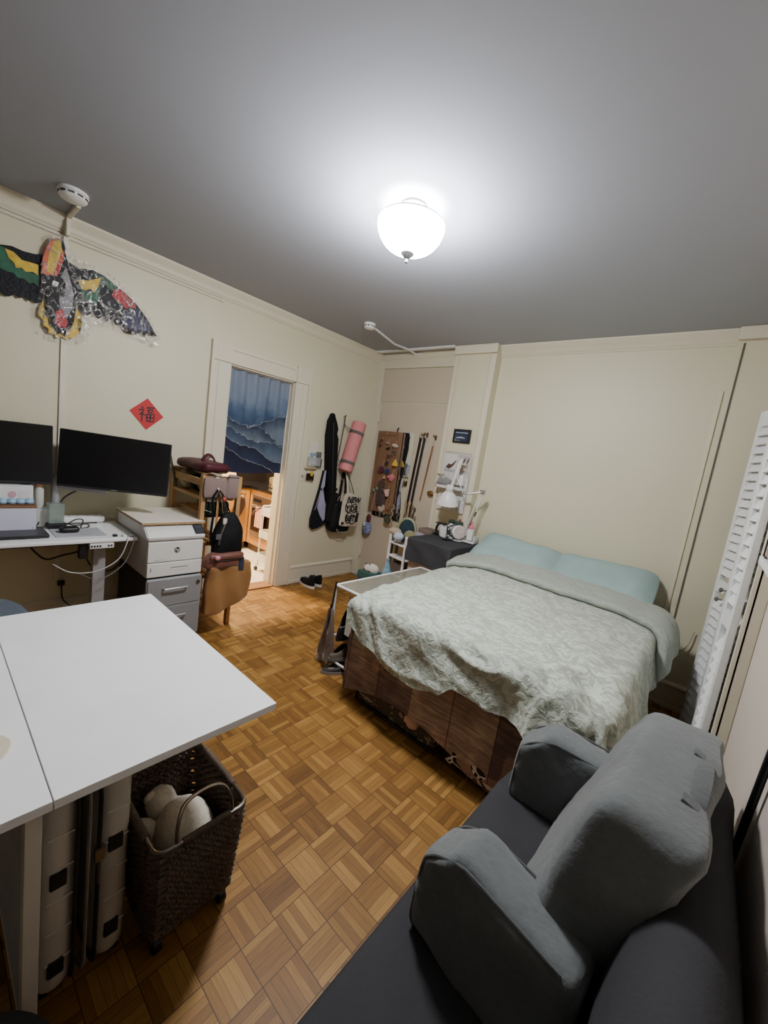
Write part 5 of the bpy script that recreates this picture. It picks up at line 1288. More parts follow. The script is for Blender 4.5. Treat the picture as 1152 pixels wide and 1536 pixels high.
for s, sz, dx, dy, sh_ in (('NEW', .092, .0, .125, .2), ('YOR', .098, .0, .02, -.1), ('BET', .094, -.005, -.095, .1)):
    text(s, sz, fr_ @ T(dx, dy, .0285), M_INK, 'lettering', tt, .0006, sh_, .0035)
m = MB()
for c, r_ in (((.035, .03), .045), ((-.06, .04), .05), ((.04, -.1), .045), ((-.03, -.085), .05)):
    pts = [fr_ @ Vector((c[0] + r_ * math.cos(a), c[1] + r_ * 1.2 * math.sin(a), .0285)) for a in [i * 2 * PI / 20 for i in range(20)]]
    m.tube(pts, .005, 5, True)
m.build('print_swirls', M_INK, tt)
for q_ in (((.085, -.13), (.128, -.02)), ((-.128, -.17), (-.09, -.14))):
    MB().box((q_[0][0], q_[0][1], .027), (q_[1][0], q_[1][1], .0285), 0, fr_).build('black_patch', M_INK, tt)

# ------------------------------------------------------------------ sneakers by the baseboard
def sneaker(x, y, rz, label):
    t = thing('sneaker', label, 'shoe', (x, y, 0), 'black sneakers by the baseboard')
    M = T(x, y, 0) @ R('Z', rz)
    def prof(s):  # half width along the length
        return .036 + .012 * math.sin(s * PI * .9 + .6) - .01 * sstep(.85, 1, s)
    def solef(a, b):
        ang = a * 2 * PI; s = .5 + .5 * math.cos(ang); w = prof(s) * math.sin(ang)
        l = .135 * math.cos(ang); z = .001 + .028 * b + .012 * sstep(.8, 1, s) * (b * .6 + .4) * 1
        return M @ Vector((l, w * (1 + .06 * b), z))
    m = MB().grid(solef, 36, 4); bmesh.ops.remove_doubles(m.bm, verts=m.bm.verts, dist=1e-5)
    bmesh.ops.holes_fill(m.bm, edges=[e for e in m.bm.edges if e.is_boundary])
    m.build('sole', mat('shoe_sole_white', (206, 204, 198), .7), t)
    def up(a, b):
        ang = a * 2 * PI; s = .5 + .5 * math.cos(ang)
        hgt = .055 + .05 * sstep(.55, .05, s) - .012 * sstep(.8, 1, s)
        k = b; sh = 1 - .55 * k ** 2.2
        return M @ Vector((.128 * math.cos(ang) * (1 - .22 * k ** 2 * (1 if s > .5 else .35)) - .02 * k * s, prof(s) * math.sin(ang) * sh, .029 + hgt * math.sin(k * PI / 2)))
    m = MB().grid(up, 36, 8); bmesh.ops.remove_doubles(m.bm, verts=m.bm.verts, dist=1e-5)
    m.build('upper', fuzz('black_mesh', (20, 20, 22), (38, 38, 40), 160, .4, .7), t)
    m = MB()
    for i in range(4): 
        xx = .0 + .018 * i; m.tube([M @ Vector((xx, -.02, .083 - .006 * i)), M @ Vector((xx + .004, 0, .092 - .006 * i)), M @ Vector((xx, .02, .083 - .006 * i))], .003, 5)
    m.build('laces', mat('grey_lace', (70, 70, 72), .9), t)
    return t
sneaker(.145, -.85, 178, 'black sneaker with white sole on the floor by the wall, nearer the doorway')
sneaker(.135, -.73, 172, 'black sneaker with white sole on the floor by the wall, nearer the corner')

# ------------------------------------------------------------------ shoe rack beside the bed
sr = thing('shoe_rack', 'white tube shoe rack with a translucent top beside the bed', 'shoe rack', (1.64, -1.3, 0))
RX0, RX1, RY0, RY1, RZ_ = 1.52, 1.805, -1.75, -.75, .60
for x in (RX0, RX1):
    for y in (RY0, RY1): MB().tube([(x, y, 0), (x, y, RZ_)], .0095, 8).build('post', M_WMETAL, sr)
for x0, y0, x1, y1 in ((RX0, RY0, RX1, RY0), (RX0, RY1, RX1, RY1), (RX0, RY0, RX0, RY1), (RX1, RY0, RX1, RY1)):
    MB().tube([(x0, y0, RZ_), (x1, y1, RZ_)], .0105, 8).build('top_bar', M_WMETAL, sr)
    for z in (.06, .22, .40)[:2 if x0 == x1 else 1]: MB().tube([(x0, y0, z), (x1, y1, z)], .0085, 8).build('bar', M_WMETAL, sr)
MB().box((RX0, RY0, RZ_ + .002), (RX1, RY1, RZ_ + .005)).build('top_sheet', glassy('grey_film', (150, 146, 128), .6, .25), sr)
MB().box((RX0, RY0 + .02, .218), (RX1, RY1, .224)).build('shelf_sheet', glassy('grey_film2', (120, 110, 98), .5, .3), sr)
MB().box((1.64, -1.74, .28), (1.75, -1.735, .56), .002).build('end_panel', mat('pale_panel', (206, 200, 196), .6), sr)
cg = thing('hanging_apron', 'taupe folded cloth hanging by a black strap from the shoe rack corner', 'apron', (1.5, -1.75, .1))
def clothf(a, b):
    w = .02 + .055 * b ** .8; y = -1.775 - .012 * math.sin(a * 9 + b * 2) - .01 * mn.noise(Vector((a * 4, b * 3, 1)))
    return (1.53 + (a - .5) * 2 * w - .012 * b, y - .02 * math.sin(a * PI), .44 - .36 * b - .03 * (a if b > .8 else 0))
MB().grid(clothf, 24, 28, .006).build('cloth', fuzz('taupe_cloth', (98, 82, 70), (122, 104, 90), 60, .4), cg)
MB().tube(spline([(1.525, -1.762, .628), (1.528, -1.774, .52), (1.53, -1.782, .44), (1.53, -1.80, .34)], 5), 0, 6, False, (.008, .004)).build('strap', M_BLACK, cg)
MB().box((1.52, -1.789, .44), (1.54, -1.780, .47), .002).build('clip', M_BLACK, cg)
def shoe(name, label, cat, c, L, wd, hh, m1, m2, rz, rx=0, group=None):
    t = thing(name, label, cat, c, group); M = T(*c) @ R('Z', rz) @ R('X', rx)
    def q(ang, s): return wd * (.8 + .25 * math.sin(s * PI * .85 + .7))
    def so(a, b):
        ang = a * 2 * PI; s = .5 + .5 * math.cos(ang); return M @ Vector((L * math.cos(ang), q(ang, s) * math.sin(ang), .001 + .022 * b))
    m = MB().grid(so, 30, 3); bmesh.ops.remove_doubles(m.bm, verts=m.bm.verts, dist=1e-5); bmesh.ops.holes_fill(m.bm, edges=[e for e in m.bm.edges if e.is_boundary]); m.build('sole', m2, t)
    def upp(a, b):
        ang = a * 2 * PI; s = .5 + .5 * math.cos(ang); h = hh * (1 if s < .45 else 1 - .55 * sstep(.45, .9, s))
        return M @ Vector((L * .96 * math.cos(ang) * (1 - .25 * b * b * (s > .5)), q(ang, s) * .96 * math.sin(ang) * (1 - .4 * b ** 2.2), .023 + h * math.sin(b * PI / 2)))
    m = MB().grid(upp, 30, 8); bmesh.ops.remove_doubles(m.bm, verts=m.bm.verts, dist=1e-5); m.build('upper', m1, t)
    return t
M_BLT = mat('black_leather', (24, 23, 24), .35, var=.2, bump=.2, bscale=30)
shoe('boot', 'black leather boot on the shoe rack, nearer the hanging apron', 'boot', (1.585, -1.655, .226), .12, .047, .17, M_BLT, M_BLACK, -80, 0, 'black boots on the shoe rack')
shoe('boot', 'black leather boot on the shoe rack, nearer the bed', 'boot', (1.70, -1.65, .226), .12, .047, .17, M_BLT, M_BLACK, -84, 0, 'black boots on the shoe rack')
shoe('loafer', 'dark maroon shoe on the lower bar of the shoe rack', 'shoe', (1.69, -1.66, .075), .12, .042, .07, mat('maroon_leather', (66, 38, 38), .4), M_BLACK, -75)
shoe('walking_shoe', 'grey-brown lace shoe at the bottom of the shoe rack', 'shoe', (1.60, -1.68, .075), .12, .042, .07, mat('taupe_suede', (98, 86, 74), .9, bump=.3), mat('grey_sole', (110, 106, 100), .8), -100)
s_ = shoe('white_sneaker', 'white strappy sneaker standing out beside the foot of the shoe rack', 'shoe', (1.385, -1.655, 0), .13, .045, .055, mat('white_leather', (206, 200, 188), .6), mat('cream_sole', (180, 172, 158), .8), 115)
shoe('sandal', 'dark clog with a grey footbed on the floor under the shoe rack', 'shoe', (1.63, -1.735, 0), .13, .05, .03, mat('brown_black', (40, 32, 30), .6), mat('grey_footbed', (136, 130, 120), .8), -115)
# ------------------------------------------------------------------ door: mirror, jewellery board, charms, belts
mi = thing('door_mirror', 'tall frameless mirror fixed to the alcove door behind the wooden board', 'mirror', (.44, -.02, .78))
t_ = NT('mirror_glass'); t_.bsdf((232, 234, 232), .02, 1.0)
MB().box((.215, -.024, .80), (.685, -.020, 1.815)).build('glass', t_.m, mi)
MB().box((.21, -.0195, .795), (.69, -.0125, 1.82), .002).build('backing', mat('mirror_edge', (190, 186, 176), .5), mi)
hb_ = thing('hanging_board', 'brown panelled wooden board hung over the mirror, covered in little charms', 'board', (.35, -.05, .86))
M_WAL = wood('walnut_board', (112, 82, 58), (142, 108, 80), 'z', .5); 
MB().box((.178, -.055, .86), (.532, -.033, 1.808), .003).build('panel', M_WAL, hb_)
MB().box((.178, -.061, .86), (.212, -.055, 1.808), .002).box((.478, -.061, .86), (.532, -.055, 1.808), .002).box((.212, -.061, 1.765), (.478, -.055, 1.808), .002).box((.212, -.061, .86), (.478, -.055, .91), .002).build('raised_border', M_WAL, hb_)
MB().box((.506, -.0625, .87), (.511, -.061, 1.80)).build('groove', mat('groove_light', (164, 126, 92), .5), hb_)
MB().tube([(.44, -.03, 1.80), (.44, -.03, 1.85), (.44, -.012, 1.86)], .008, 8).build('hanger', mat('dark_metal', (66, 52, 44), .4, .7), hb_)
def charm(kind, cat, label, shape, c, size, col, drop=.05, m=None):
    x, z = c; y = -.075
    t = thing(kind, label, cat, (x, y, z - size), 'charms hanging on the wooden board')
    mm = m or fuzz('charm_%d_%d_%d' % col, tuple(int(v * .85) for v in col), col, 60, .3)
    b = MB()
    if shape == 'ball': b.ell((x, y - size * .3, z), (size, size * .8, size), 14, None, .08)
    elif shape == 'oval': b.ell((x, y - size * .2, z), (size * 1.5, size * .6, size * .7), 14, R('Y', 8), .08)
    elif shape == 'disc': b.lathe([(0, -.008), (size, -.008), (size * 1.05, 0), (size, .008), (0, .008)], (x, y, z), 20, R('X', 90))
    elif shape == 'drop': b.lathe([(0, size * 1.2), (size * .3, size * .9), (size * .85, -.2 * size), (size * .95, -.8 * size), (.7 * size, -size), (0, -size)], (x, y - size * .3, z), 16)
    elif shape == 'pig':
        b.ell((x, y, z), (size, size * .7, size), 14).ell((x - size * 1.1, y, z - size * .1), (size * .9, size * .5, size * .6), 12).ell((x - size * .2, y, z - size * .8), (size * .8, size * .6, size * .6), 12)
    elif shape == 'cups':
        for i in range(3): b.lathe([(0, size * (.5 - .75 * i)), (size * (1.15 - .2 * i), size * (.5 - .75 * i)), (size * (.95 - .2 * i), size * (-.15 - .75 * i)), (0, size * (-.15 - .75 * i))], (x, y - size * .4, z), 16, R('Y', -14))
    elif shape == 'knot':
        for i in range(7): b.ell((x + random.uniform(-1, 1) * size, y + random.uniform(-.3, .2) * size, z + random.uniform(-1.1, 1.1) * size), (size * .42, size * .35, size * .42), 10, None, .2)
    elif shape == 'sack': b.ell((x, y, z), (size * .8, size * .5, size), 14, None, .18, 4).ell((x, y, z + size * .95), (size * .35, size * .3, size * .4), 10, None, .2)
    o = b.build('charm_body', mm, t)
    if drop: MB().tube([(x, y + .004, z + size * .8), (x + .003, -.064, z + size + drop)], .0022, 5).build('cord', mat('cord_pale', (176, 164, 146), .9), t)
    return t
CH = [('shell_charm', 'charm', 'white oval charm near the top of the wooden board', 'oval', (.475, 1.655), .030, (206, 192, 178), .03),
 ('leaf_charm', 'charm', 'small brown twig charm at the top corner of the wooden board by the hinge', 'knot', (.26, 1.67), .03, (88, 56, 44), .03),
 ('fluff_charm', 'charm', 'pale fluffy charm above the dark knotted one on the board', 'oval', (.36, 1.675), .018, (176, 152, 136), .03),
 ('bead_charm', 'charm', 'black beaded charm high on the wooden board', 'knot', (.375, 1.62), .022, (34, 30, 32), .03),
 ('ring_charm', 'charm', 'grey beaded charm under the white oval one on the board', 'knot', (.47, 1.57), .026, (92, 80, 84), .03),
 ('small_tag_charm', 'charm', 'dark red and white charm in the middle of the wooden board', 'knot', (.40, 1.52), .024, (102, 48, 50), .03),
 ('ribbon_charm', 'charm', 'black and white ribbon charm in the middle of the wooden board', 'knot', (.385, 1.44), .022, (64, 58, 66), .03),
 ('yellow_charm', 'charm', 'bright yellow triangular felt charm on the wooden board', 'drop', (.515, 1.46), .036, (214, 178, 44), .02),
 ('maroon_charm', 'charm', 'round maroon plush charm on the hinge side of the wooden board', 'ball', (.325, 1.365), .042, (86, 28, 42), .07),
 ('blue_charm', 'charm', 'glossy dark blue ball charm beside the maroon one', 'ball', (.415, 1.355), .034, (40, 46, 98), .06),
 ('pink_pig_charm', 'charm', 'pink plush charm with two round lobes on the wooden board', 'pig', (.49, 1.295), .036, (214, 120, 132), .06),
 ('peach_charm', 'charm', 'tiny peach charm below the blue ball', 'drop', (.378, 1.28), .020, (206, 150, 106), .02),
 ('brown_disc_charm', 'charm', 'brown woven disc charm half way down the board', 'disc', (.345, 1.19), .05, (86, 58, 42), .02),
 ('cup_charm', 'charm', 'pale pink stacked cup charm low on the wooden board', 'cups', (.455, 1.125), .036, (222, 186, 174), .03),
 ('cream_disc_charm', 'charm', 'cream round charm at the bottom of the wooden board', 'disc', (.40, .92), .046, (196, 184, 164), .10),
 ('tan_ring_charm', 'charm', 'tan ring charm at the bottom corner of the wooden board', 'disc', (.50, .935), .026, (150, 104, 70), .03)]
for q in CH: charm(*q)
cr_ = thing('crochet_pouch', 'dark mesh pouch hanging along the lower hinge edge of the wooden board', 'pouch', (.36, -.08, .9))
MB().soft((.365, -.078, 1.04), (.11, .03, .2), .014, 7, .006, .02, 10).build('pouch_body', board_mat('dark_mesh', (70, 54, 52), (108, 90, 84), 90), cr_)
MB().tube([(.37, -.078, 1.13), (.39, -.066, 1.20)], .003, 6).build('cord', mat('cord_pale', (176, 164, 146), .9), cr_)
o = MB().lathe([(0, -.01), (.045, -.01), (.05, 0), (.045, .01), (0, .01)], (.515, -.078, .80), 18, R('X', 90)).tube([(.515, -.078, .845), (.515, -.062, .93)], .003, 5).build('olive_charm', fuzz('olive_felt', (64, 66, 52), (84, 86, 68), 60)); tag(o, 'dark olive round charm hanging below the wooden board', 'charm')
bn = thing('bead_string', 'string of small beads hanging below the wooden board', 'beads', (.58, -.075, .74))
m = MB()
for i in range(16): m.ell((.575 + .012 * math.sin(i * 1.3), -.078, .98 - i * .017), .009, 8)
m.build('beads', mat('mixed_beads', (150, 138, 112), .4, var=.5, scale=90), bn)
gh = thing('glass_hook', 'greenish glass double hook on the door jamb beside the board', 'hook', (.25, -.06, 1.08))
MB().box((.24, -.035, 1.08), (.27, -.03, 1.15), .002).build('back_plate', M_NICKEL, gh)
for dx in (-.025, .025): MB().ell((.262 + dx, -.065, 1.115 + dx * .5), .022, 12).tube([(.258 + dx * .5, -.035, 1.12), (.262 + dx, -.06, 1.115)], .005, 6).build('glass_knob', mat('green_glass', (120, 136, 112), .15), gh)
bs = thing('printed_pouch', 'blue printed drawstring pouch with a red flap hanging on the door casing', 'pouch', (.215, -.06, .55))
MB().ell((.215, -.075, .635), (.062, .035, .085), 18, None, .12, 4).build('pouch_body', board_mat('blue_print', (96, 112, 150), (176, 184, 204), 70, .56), bs)
MB().ell((.23, -.082, .755), (.034, .02, .055), 12, None, .15).build('red_flap', mat('dark_red_cloth', (96, 40, 50), .9), bs)
MB().ell((.185, -.105, .68), (.026, .012, .03), 12).build('white_label', mat('label_white', (196, 194, 192), .8), bs)
MB().tube([(.235, -.075, .8), (.258, -.055, 1.09)], .003, 6).build('cord', M_GREYM, bs)
# belts and cane
def belt(x, xb, zb, y, c, label):
    t = thing('belt', label, 'belt', (xb, y, zb), 'belts hanging on the door')
    MB().tube([(x, y, 1.775), (x * .6 + xb * .4, y - .001, 1.4), (xb, y - .001, zb)], 0, 8, False, (.025, .0045)).build('strap', mat('belt_%d' % c[0], c, .4, bump=.2), t)
    MB().tube([(x - .017, y - .006, 1.80), (x + .017, y - .006, 1.80), (x + .017, y - .006, 1.76), (x - .017, y - .006, 1.76)], .0035, 6, True).build('buckle', M_NICKEL, t)
    return t
belt(.79, .725, .70, -.040, (34, 24, 26), 'dark brown leather belt hanging on the door, nearer the mirror')
belt(.848, .785, .74, -.048, (24, 24, 32), 'blue-black leather belt hanging on the door, nearer the thin cane')
cn = thing('cane', 'thin brown stick hanging from a brass hook on the door', 'cane', (.87, -.035, 1.08))
MB().tube([(.958, -.034, 1.70), (.90, -.036, 1.10)], [.010, .007], 8).build('shaft', wood('cane_wood', (120, 78, 44), (150, 104, 64), 'z'), cn)
MB().tube([(.964, -.034, 1.765), (.958, -.034, 1.70)], .004, 6).build('cord', mat('cord_pale', (176, 164, 146), .9), cn)
for x, z, lab in ((.805, 1.80, 'small hook on the door holding the dark brown belt'), (.852, 1.81, 'small hook on the door holding the blue-black belt'), (.965, 1.79, 'double brass hook on the door holding the thin cane')):
    h = thing('coat_hook', lab, 'hook', (x, -.02, z), 'hooks on the door')
    MB().box((x - .012, -.017, z - .025), (x + .012, -.0125, z + .03), .002).build('plate', M_BRASS, h)
    MB().tube(spline([(x, -.015, z + .01), (x + .012, -.035, z - .002), (x + .018, -.04, z + .018)], 4), .0045, 6).tube(spline([(x, -.015, z + .015), (x - .012, -.035, z + .012), (x - .02, -.04, z + .03)], 4), .0045, 6).build('prong', M_BRASS, h)

# ------------------------------------------------------------------ pilaster: framed picture, pegboard
fp = thing('picture_frame', 'small black framed picture of a dark blue scene on the pilaster', 'picture', (1.335, -.11, 1.755))
MB().box((1.238, -.122, 1.757), (1.432, -.1005, 1.893), .005).build('frame', M_BLACK, fp)
pm = NT('night_scene'); x, y, z = pm.xyz(); g = pm.noise(pm.vec((5, 5, 60), pm.geo.outputs['Position']), 1, 4)
pm.bsdf(pm.mix(pm.math('GREATER_THAN', g, .62), pm.ramp(g, [(.3, (24, 32, 52)), (.7, (52, 66, 92))]), (150, 164, 184)), .2)
pc_ = MB().box((1.262, -.1235, 1.778), (1.408, -.122, 1.872)).build('print', pm.m, fp)
MB().box((1.268, -.1242, 1.852), (1.402, -.1235, 1.862)).build('pale_band', mat('pale_band', (136, 150, 170), .4), pc_)
MB().tube([(1.275, -.1240, 1.806), (1.31, -.1240, 1.809), (1.34, -.1240, 1.812), (1.38, -.1240, 1.806)], [.002, .006, .007, .002], 6).build('white_shape', mat('white_shape', (188, 194, 200), .4), pc_)
M_PEG = mat('peg_white', (204, 202, 196), .45, var=.02)
pg_ = thing('pegboard', 'white slotted pegboard with cards, boxes and a shelf on the pilaster', 'pegboard', (1.36, -.11, 1.03))
MB().box((1.185, -.126, 1.07), (1.495, -.121, 1.655), .003).build('board', M_PEG, pg_)
MB().box((1.20, -.121, 1.10), (1.215, -.1005, 1.62)).box((1.465, -.121, 1.10), (1.48, -.1005, 1.62)).build('spacer', M_PEG, pg_)
m = MB()
for i in range(11):
    for j in range(20):
        if (i + j) % 2 == 0: m.box((1.205 + i * .027, -.1268, 1.09 + j * .028), (1.209 + i * .027, -.1258, 1.105 + j * .028))
m.build('slots', mat('slot_shadow', (110, 106, 98), .8), pg_)
m = MB()
for i in range(13): m.tube(arc((1.20 + i * .0235, -.126, 1.655), .009, 20, 300, 6, 'yz'), .0016, 5)
m.build('spiral_binding', mat('spiral_grey', (120, 118, 114), .4, .5), pg_)
sh1 = MB().box((1.195, -.215, 1.295), (1.48, -.127, 1.303), .002).box((1.195, -.215, 1.303), (1.48, -.212, 1.325), .001).build('shelf', M_PEG, pg_)
cdt = thing('bird_card', 'card with a brown bird picture on the pegboard', 'card', (1.26, -.13, 1.44))
MB().box((1.20, -.1295, 1.45), (1.335, -.127, 1.635), .001).build('card', mat('card_paper', (206, 204, 198), .7, var=.02), cdt)
MB().prism([(1.215, 1.495), (1.235, 1.53), (1.25, 1.545), (1.275, 1.535), (1.30, 1.555), (1.325, 1.585), (1.332, 1.58), (1.31, 1.535), (1.285, 1.505), (1.255, 1.49), (1.235, 1.50)], -.1305, -.1296, 'xz').build('bird_print', mat('bird_brown', (74, 52, 44), .8, var=.3, scale=40), cdt)
MB().box((1.205, -.1302, 1.46), (1.33, -.1296, 1.492)).build('grey_print', mat('grey_print', (160, 160, 158), .8, var=.15, scale=60), cdt)
cat_ = thing('animal_card', 'card with a spotted small animal face on the pegboard', 'card', (1.42, -.13, 1.44))
MB().box((1.352, -.1295, 1.445), (1.485, -.127, 1.64), .001).build('card', mat('card_grey', (170, 168, 166), .7, var=.1, scale=40), cat_)
MB().ell((1.42, -.131, 1.52), (.045, .004, .05), 16).build('face_print', board_mat('fur_print', (186, 172, 156), (84, 66, 56), 60, .55), cat_)
for dx in (-.028, .028): MB().ell((1.42 + dx * .6, -.1315, 1.525), (.008, .003, .008), 8).build('eye_print', M_BLACK, cat_)
for dx in (-.01, .03): MB().ell((1.43 + dx, -.131, 1.588), (.009, .003, .032), 10, R('Y', 18)).build('ear_print', mat('ear_print', (96, 76, 66), .8), cat_)
gp_ = thing('grey_plush', 'grey plush elephant slumped on the pegboard shelf', 'plush toy', (1.24, -.18, 1.304))
M_GPL = fuzz('grey_fur', (112, 112, 110), (144, 142, 140), 70, .6)
MB().ell((1.275, -.17, 1.355), (.06, .035, .048), 16, None, .1).build('body', M_GPL, gp_)
MB().ell((1.215, -.18, 1.36), (.03, .028, .042), 14, None, .1).build('head', M_GPL, gp_)
MB().tube(spline([(1.20, -.20, 1.35), (1.19, -.205, 1.32), (1.185, -.205, 1.29)], 4), [.014, .013, .012, .011, .010, .009, .008, .007, .007][:9], 8).build('trunk', M_GPL, gp_)
wb = thing('white_bin', 'small white bin hooked on the pegboard below the animal card', 'bin', (1.42, -.16, 1.345))
MB().box((1.365, -.19, 1.345), (1.47, -.1275, 1.45), .005).build('bin', M_WHITE, wb)
o = MB().box((1.385, -.165, 1.11), (1.455, -.1275, 1.20), .004).build('grey_bin', mat('grey_clear_bin', (160, 160, 154), .3)); tag(o, 'grey see-through bin low on the pegboard behind the lamp shade', 'bin')
o = MB().tube([(1.13, -.128, 1.425), (1.22, -.135, 1.42)], .005, 6).build('wooden_peg', mat('peg_wood', (150, 132, 108), .6)); tag(o, 'thin wooden rod sticking out past the pegboard edge', 'rod')
o = MB().ell((1.48, -.125, 1.0), (.016, .012, .02), 10, None, .2).tube([(1.48, -.122, 1.02), (1.485, -.122, 1.075)], .002, 5).build('red_ornament', mat('red_glass', (150, 50, 50), .4)); tag(o, 'tiny red ornament hanging under the pegboard', 'ornament')

# ------------------------------------------------------------------ nightstand with black cloth and what stands on it
ns = thing('nightstand', 'pale bedside drawer unit mostly hidden under a black cloth', 'nightstand', (1.52, -.37, 0))
NX0, NX1, NY0, NY1, NZ = 1.30, 1.745, -.64, -.118, .818
M_PALE = mat('pale_cabinet', (190, 186, 178), .5, var=.03)
MB().box((NX0, NY0, .04), (NX1 - .005, NY1, NZ), .006).build('carcass', M_PALE, ns)
for z0, z1 in ((.08, .30), (.32, .54), (.56, .78)):
    d = MB().box((NX0 + .015, NY0 - .006, z0), (NX1 - .015, NY0, z1), .004).build('drawer', M_PALE, ns)
    MB().ell((1.52, NY0 - .012, (z0 + z1) / 2), .013, 10).build('knob', M_NICKEL, d)
for x in (NX0 + .03, NX1 - .03):
    for y in (NY0 + .03, NY1 - .03): MB().box((x - .015, y - .015, 0), (x + .015, y + .015, .04)).build('foot', M_PALE, ns)
def cl_(a, b):
    u = -.20 + a * (NX1 - NX0 + .36); v = -.22 + b * (NY1 - NY0 + .22)
    x = NX0 + max(u, 0); y = NY0 + max(v, 0); z = NZ + .004; du = max(0, -u); dv = max(0, -v); d = math.hypot(du, dv)
    if d > 0:
        f = .005 * math.sin((u + v) * 22) * min(1, d / .08)
        x -= du / d * (min(d, .012) + .012 + .05 * d + f); y -= dv / d * (min(d, .012) + .03 + .05 * d + f); z -= max(0, d - .008)
    dr2 = max(0, u - (NX1 - NX0)); z -= max(0, dr2 - .01)
    z += .002 * mn.noise(Vector((u * 14, v * 14, 0)))
    return (min(x, NX1 + .012), y, z)
o = MB().grid(cl_, 70, 70, .004).build('table_cloth', fuzz('charcoal_cloth', (50, 50, 52), (64, 64, 66), 90, .3), None, 80); tag(o, 'black cloth draped over the bedside drawer unit', 'cloth')
NT_ = NZ + .0105
def item(name, lab, cat, loc): return thing(name, lab, cat, loc)
cp_ = item('white_cup', 'wide white cup at the back of the black cloth', 'cup', (1.41, -.27, NT_))
MB().lathe([(0, .001), (.038, .001), (.045, .02), (.056, .105), (.058, .11), (.053, .11), (.043, .025), (0, .02)], (1.41, -.27, NT_), 28).build('cup', M_WHITE, cp_)
mg = item('cup_sleeve', 'dark sleeve around the foot of the white cup', 'sleeve', (1.41, -.27, NT_))
bpM = thing('pump_bottle', 'white squeeze bottle with a pink pump beside the fan', 'pump bottle', (1.665, -.2, NT_))
bpy.data.objects.remove(mg)
MB().box((1.635, -.235, NT_ + .02), (1.695, -.195, NT_ + .135), .01).build('bottle_body', M_WHITE, bpM)
MB().lathe([(.026, .135), (.026, .155), (.012, .165), (.008, .195), (.012, .197), (.012, .205), (0, .207)], (1.665, -.215, NT_), 16).build('pump', mat('pink_plastic', (224, 120, 142), .4), bpM)
MB().tube([(1.665, -.215, NT_ + .205), (1.672, -.215, NT_ + .255)], [.006, .004], 6).build('nozzle', M_WHITE, bpM)
ty = thing('tray', 'white tray under the pump bottle on the black cloth', 'tray', (1.67, -.215, NT_))
MB().box((1.61, -.26, NT_ + .0005), (1.735, -.16, NT_ + .012), .004).box((1.61, -.26, NT_ + .008), (1.735, -.254, NT_ + .019), .002).box((1.725, -.26, NT_ + .002), (1.735, -.16, NT_ + .075), .002).build('tray', M_WHITE, ty)
fn = thing('desk_fan', 'round white fan head tilted toward the bed on the black cloth', 'fan', (1.575, -.28, NT_))
Mf = T(1.585, -.30, NT_ + .085) @ R('Z', 60) @ R('X', 80) @ Matrix.Scale(.86, 4)
MB().lathe([(0, -.05), (.05, -.05), (.07, -.035), (.078, -.01), (.078, .015), (.07, .022)], (0, 0, 0), 32, Mf).build('housing', M_WHITE, fn)
gf = MB().lathe([(.07, .021), (.06, .0225), (.0, .0225)], (0, 0, 0), 32, Mf).build('front_disc', mat('fan_front', (196, 182, 174), .4), fn)
MB().lathe([(0, .0225), (.012, .0225), (.010, .027), (0, .028)], (0, 0, 0), 14, Mf).build('hub', mat('fan_hub', (230, 210, 200), .3), gf)
MB().lathe([(0, .0), (.045, .0), (.045, .008), (.012, .014), (.011, .04), (0, .04)], (1.575, -.275, NT_ + .0005), 20).build('stand', M_WHITE, fn)
cnn = thing('patterned_can', 'dark tin with black and white print between cup and fan', 'tin', (1.49, -.285, NT_))
MB().lathe([(0, .001), (.04, .001), (.04, .15), (.036, .155), (0, .155)], (1.487, -.285, NT_), 24).build('tin_body', board_mat('black_white_print', (40, 40, 44), (190, 190, 186), 46, .54), cnn)
MB().lathe([(0, .155), (.032, .155), (.032, .165), (0, .166)], (1.487, -.285, NT_), 20).build('lid', M_BLACK, cnn)
o = MB().box((1.395, -.205, NT_ + .001), (1.53, -.135, NT_ + .165), .004).build('green_box', mat('dark_green_box', (52, 78, 66), .6)); tag(o, 'dark green box behind the cup and the tin', 'box')
o = MB().lathe([(0, .0), (.045, .0), (.044, .012), (.03, .014), (.0, .014)], (1.50, -.36, NT_ + .0005), 24).build('black_dish', mat('gloss_black', (20, 20, 22), .15)); tag(o, 'glossy black round dish in front of the fan', 'dish')
hs = thing('headphone_stand', 'black curved stand with a flat top behind the white cup', 'stand', (1.31, -.2, NT_))
MB().tube(spline([(1.33, -.22, NT_ + .105), (1.295, -.22, NT_ + .09), (1.285, -.22, NT_ + .04), (1.30, -.22, NT_ + .012)], 5), 0, 8, False, (.012, .012)).box((1.285, -.26, NT_ + .0005), (1.345, -.19, NT_ + .012), .004).build('stand_body', M_BLACK, hs)
MB().box((1.285, -.255, NT_ + .11), (1.40, -.19, NT_ + .122), .006).build('flat_top', M_BLACK, hs)
o = MB().box((1.12, -.30, .72), (1.285, -.14, .86), .006).build('tan_box', mat('tan_box', (112, 98, 84), .7)); tag(o, 'brown-grey box wedged between the door and the bedside unit', 'box')
o.location.z = .0; 
for v in o.data.vertices: v.co.z *= 6.1
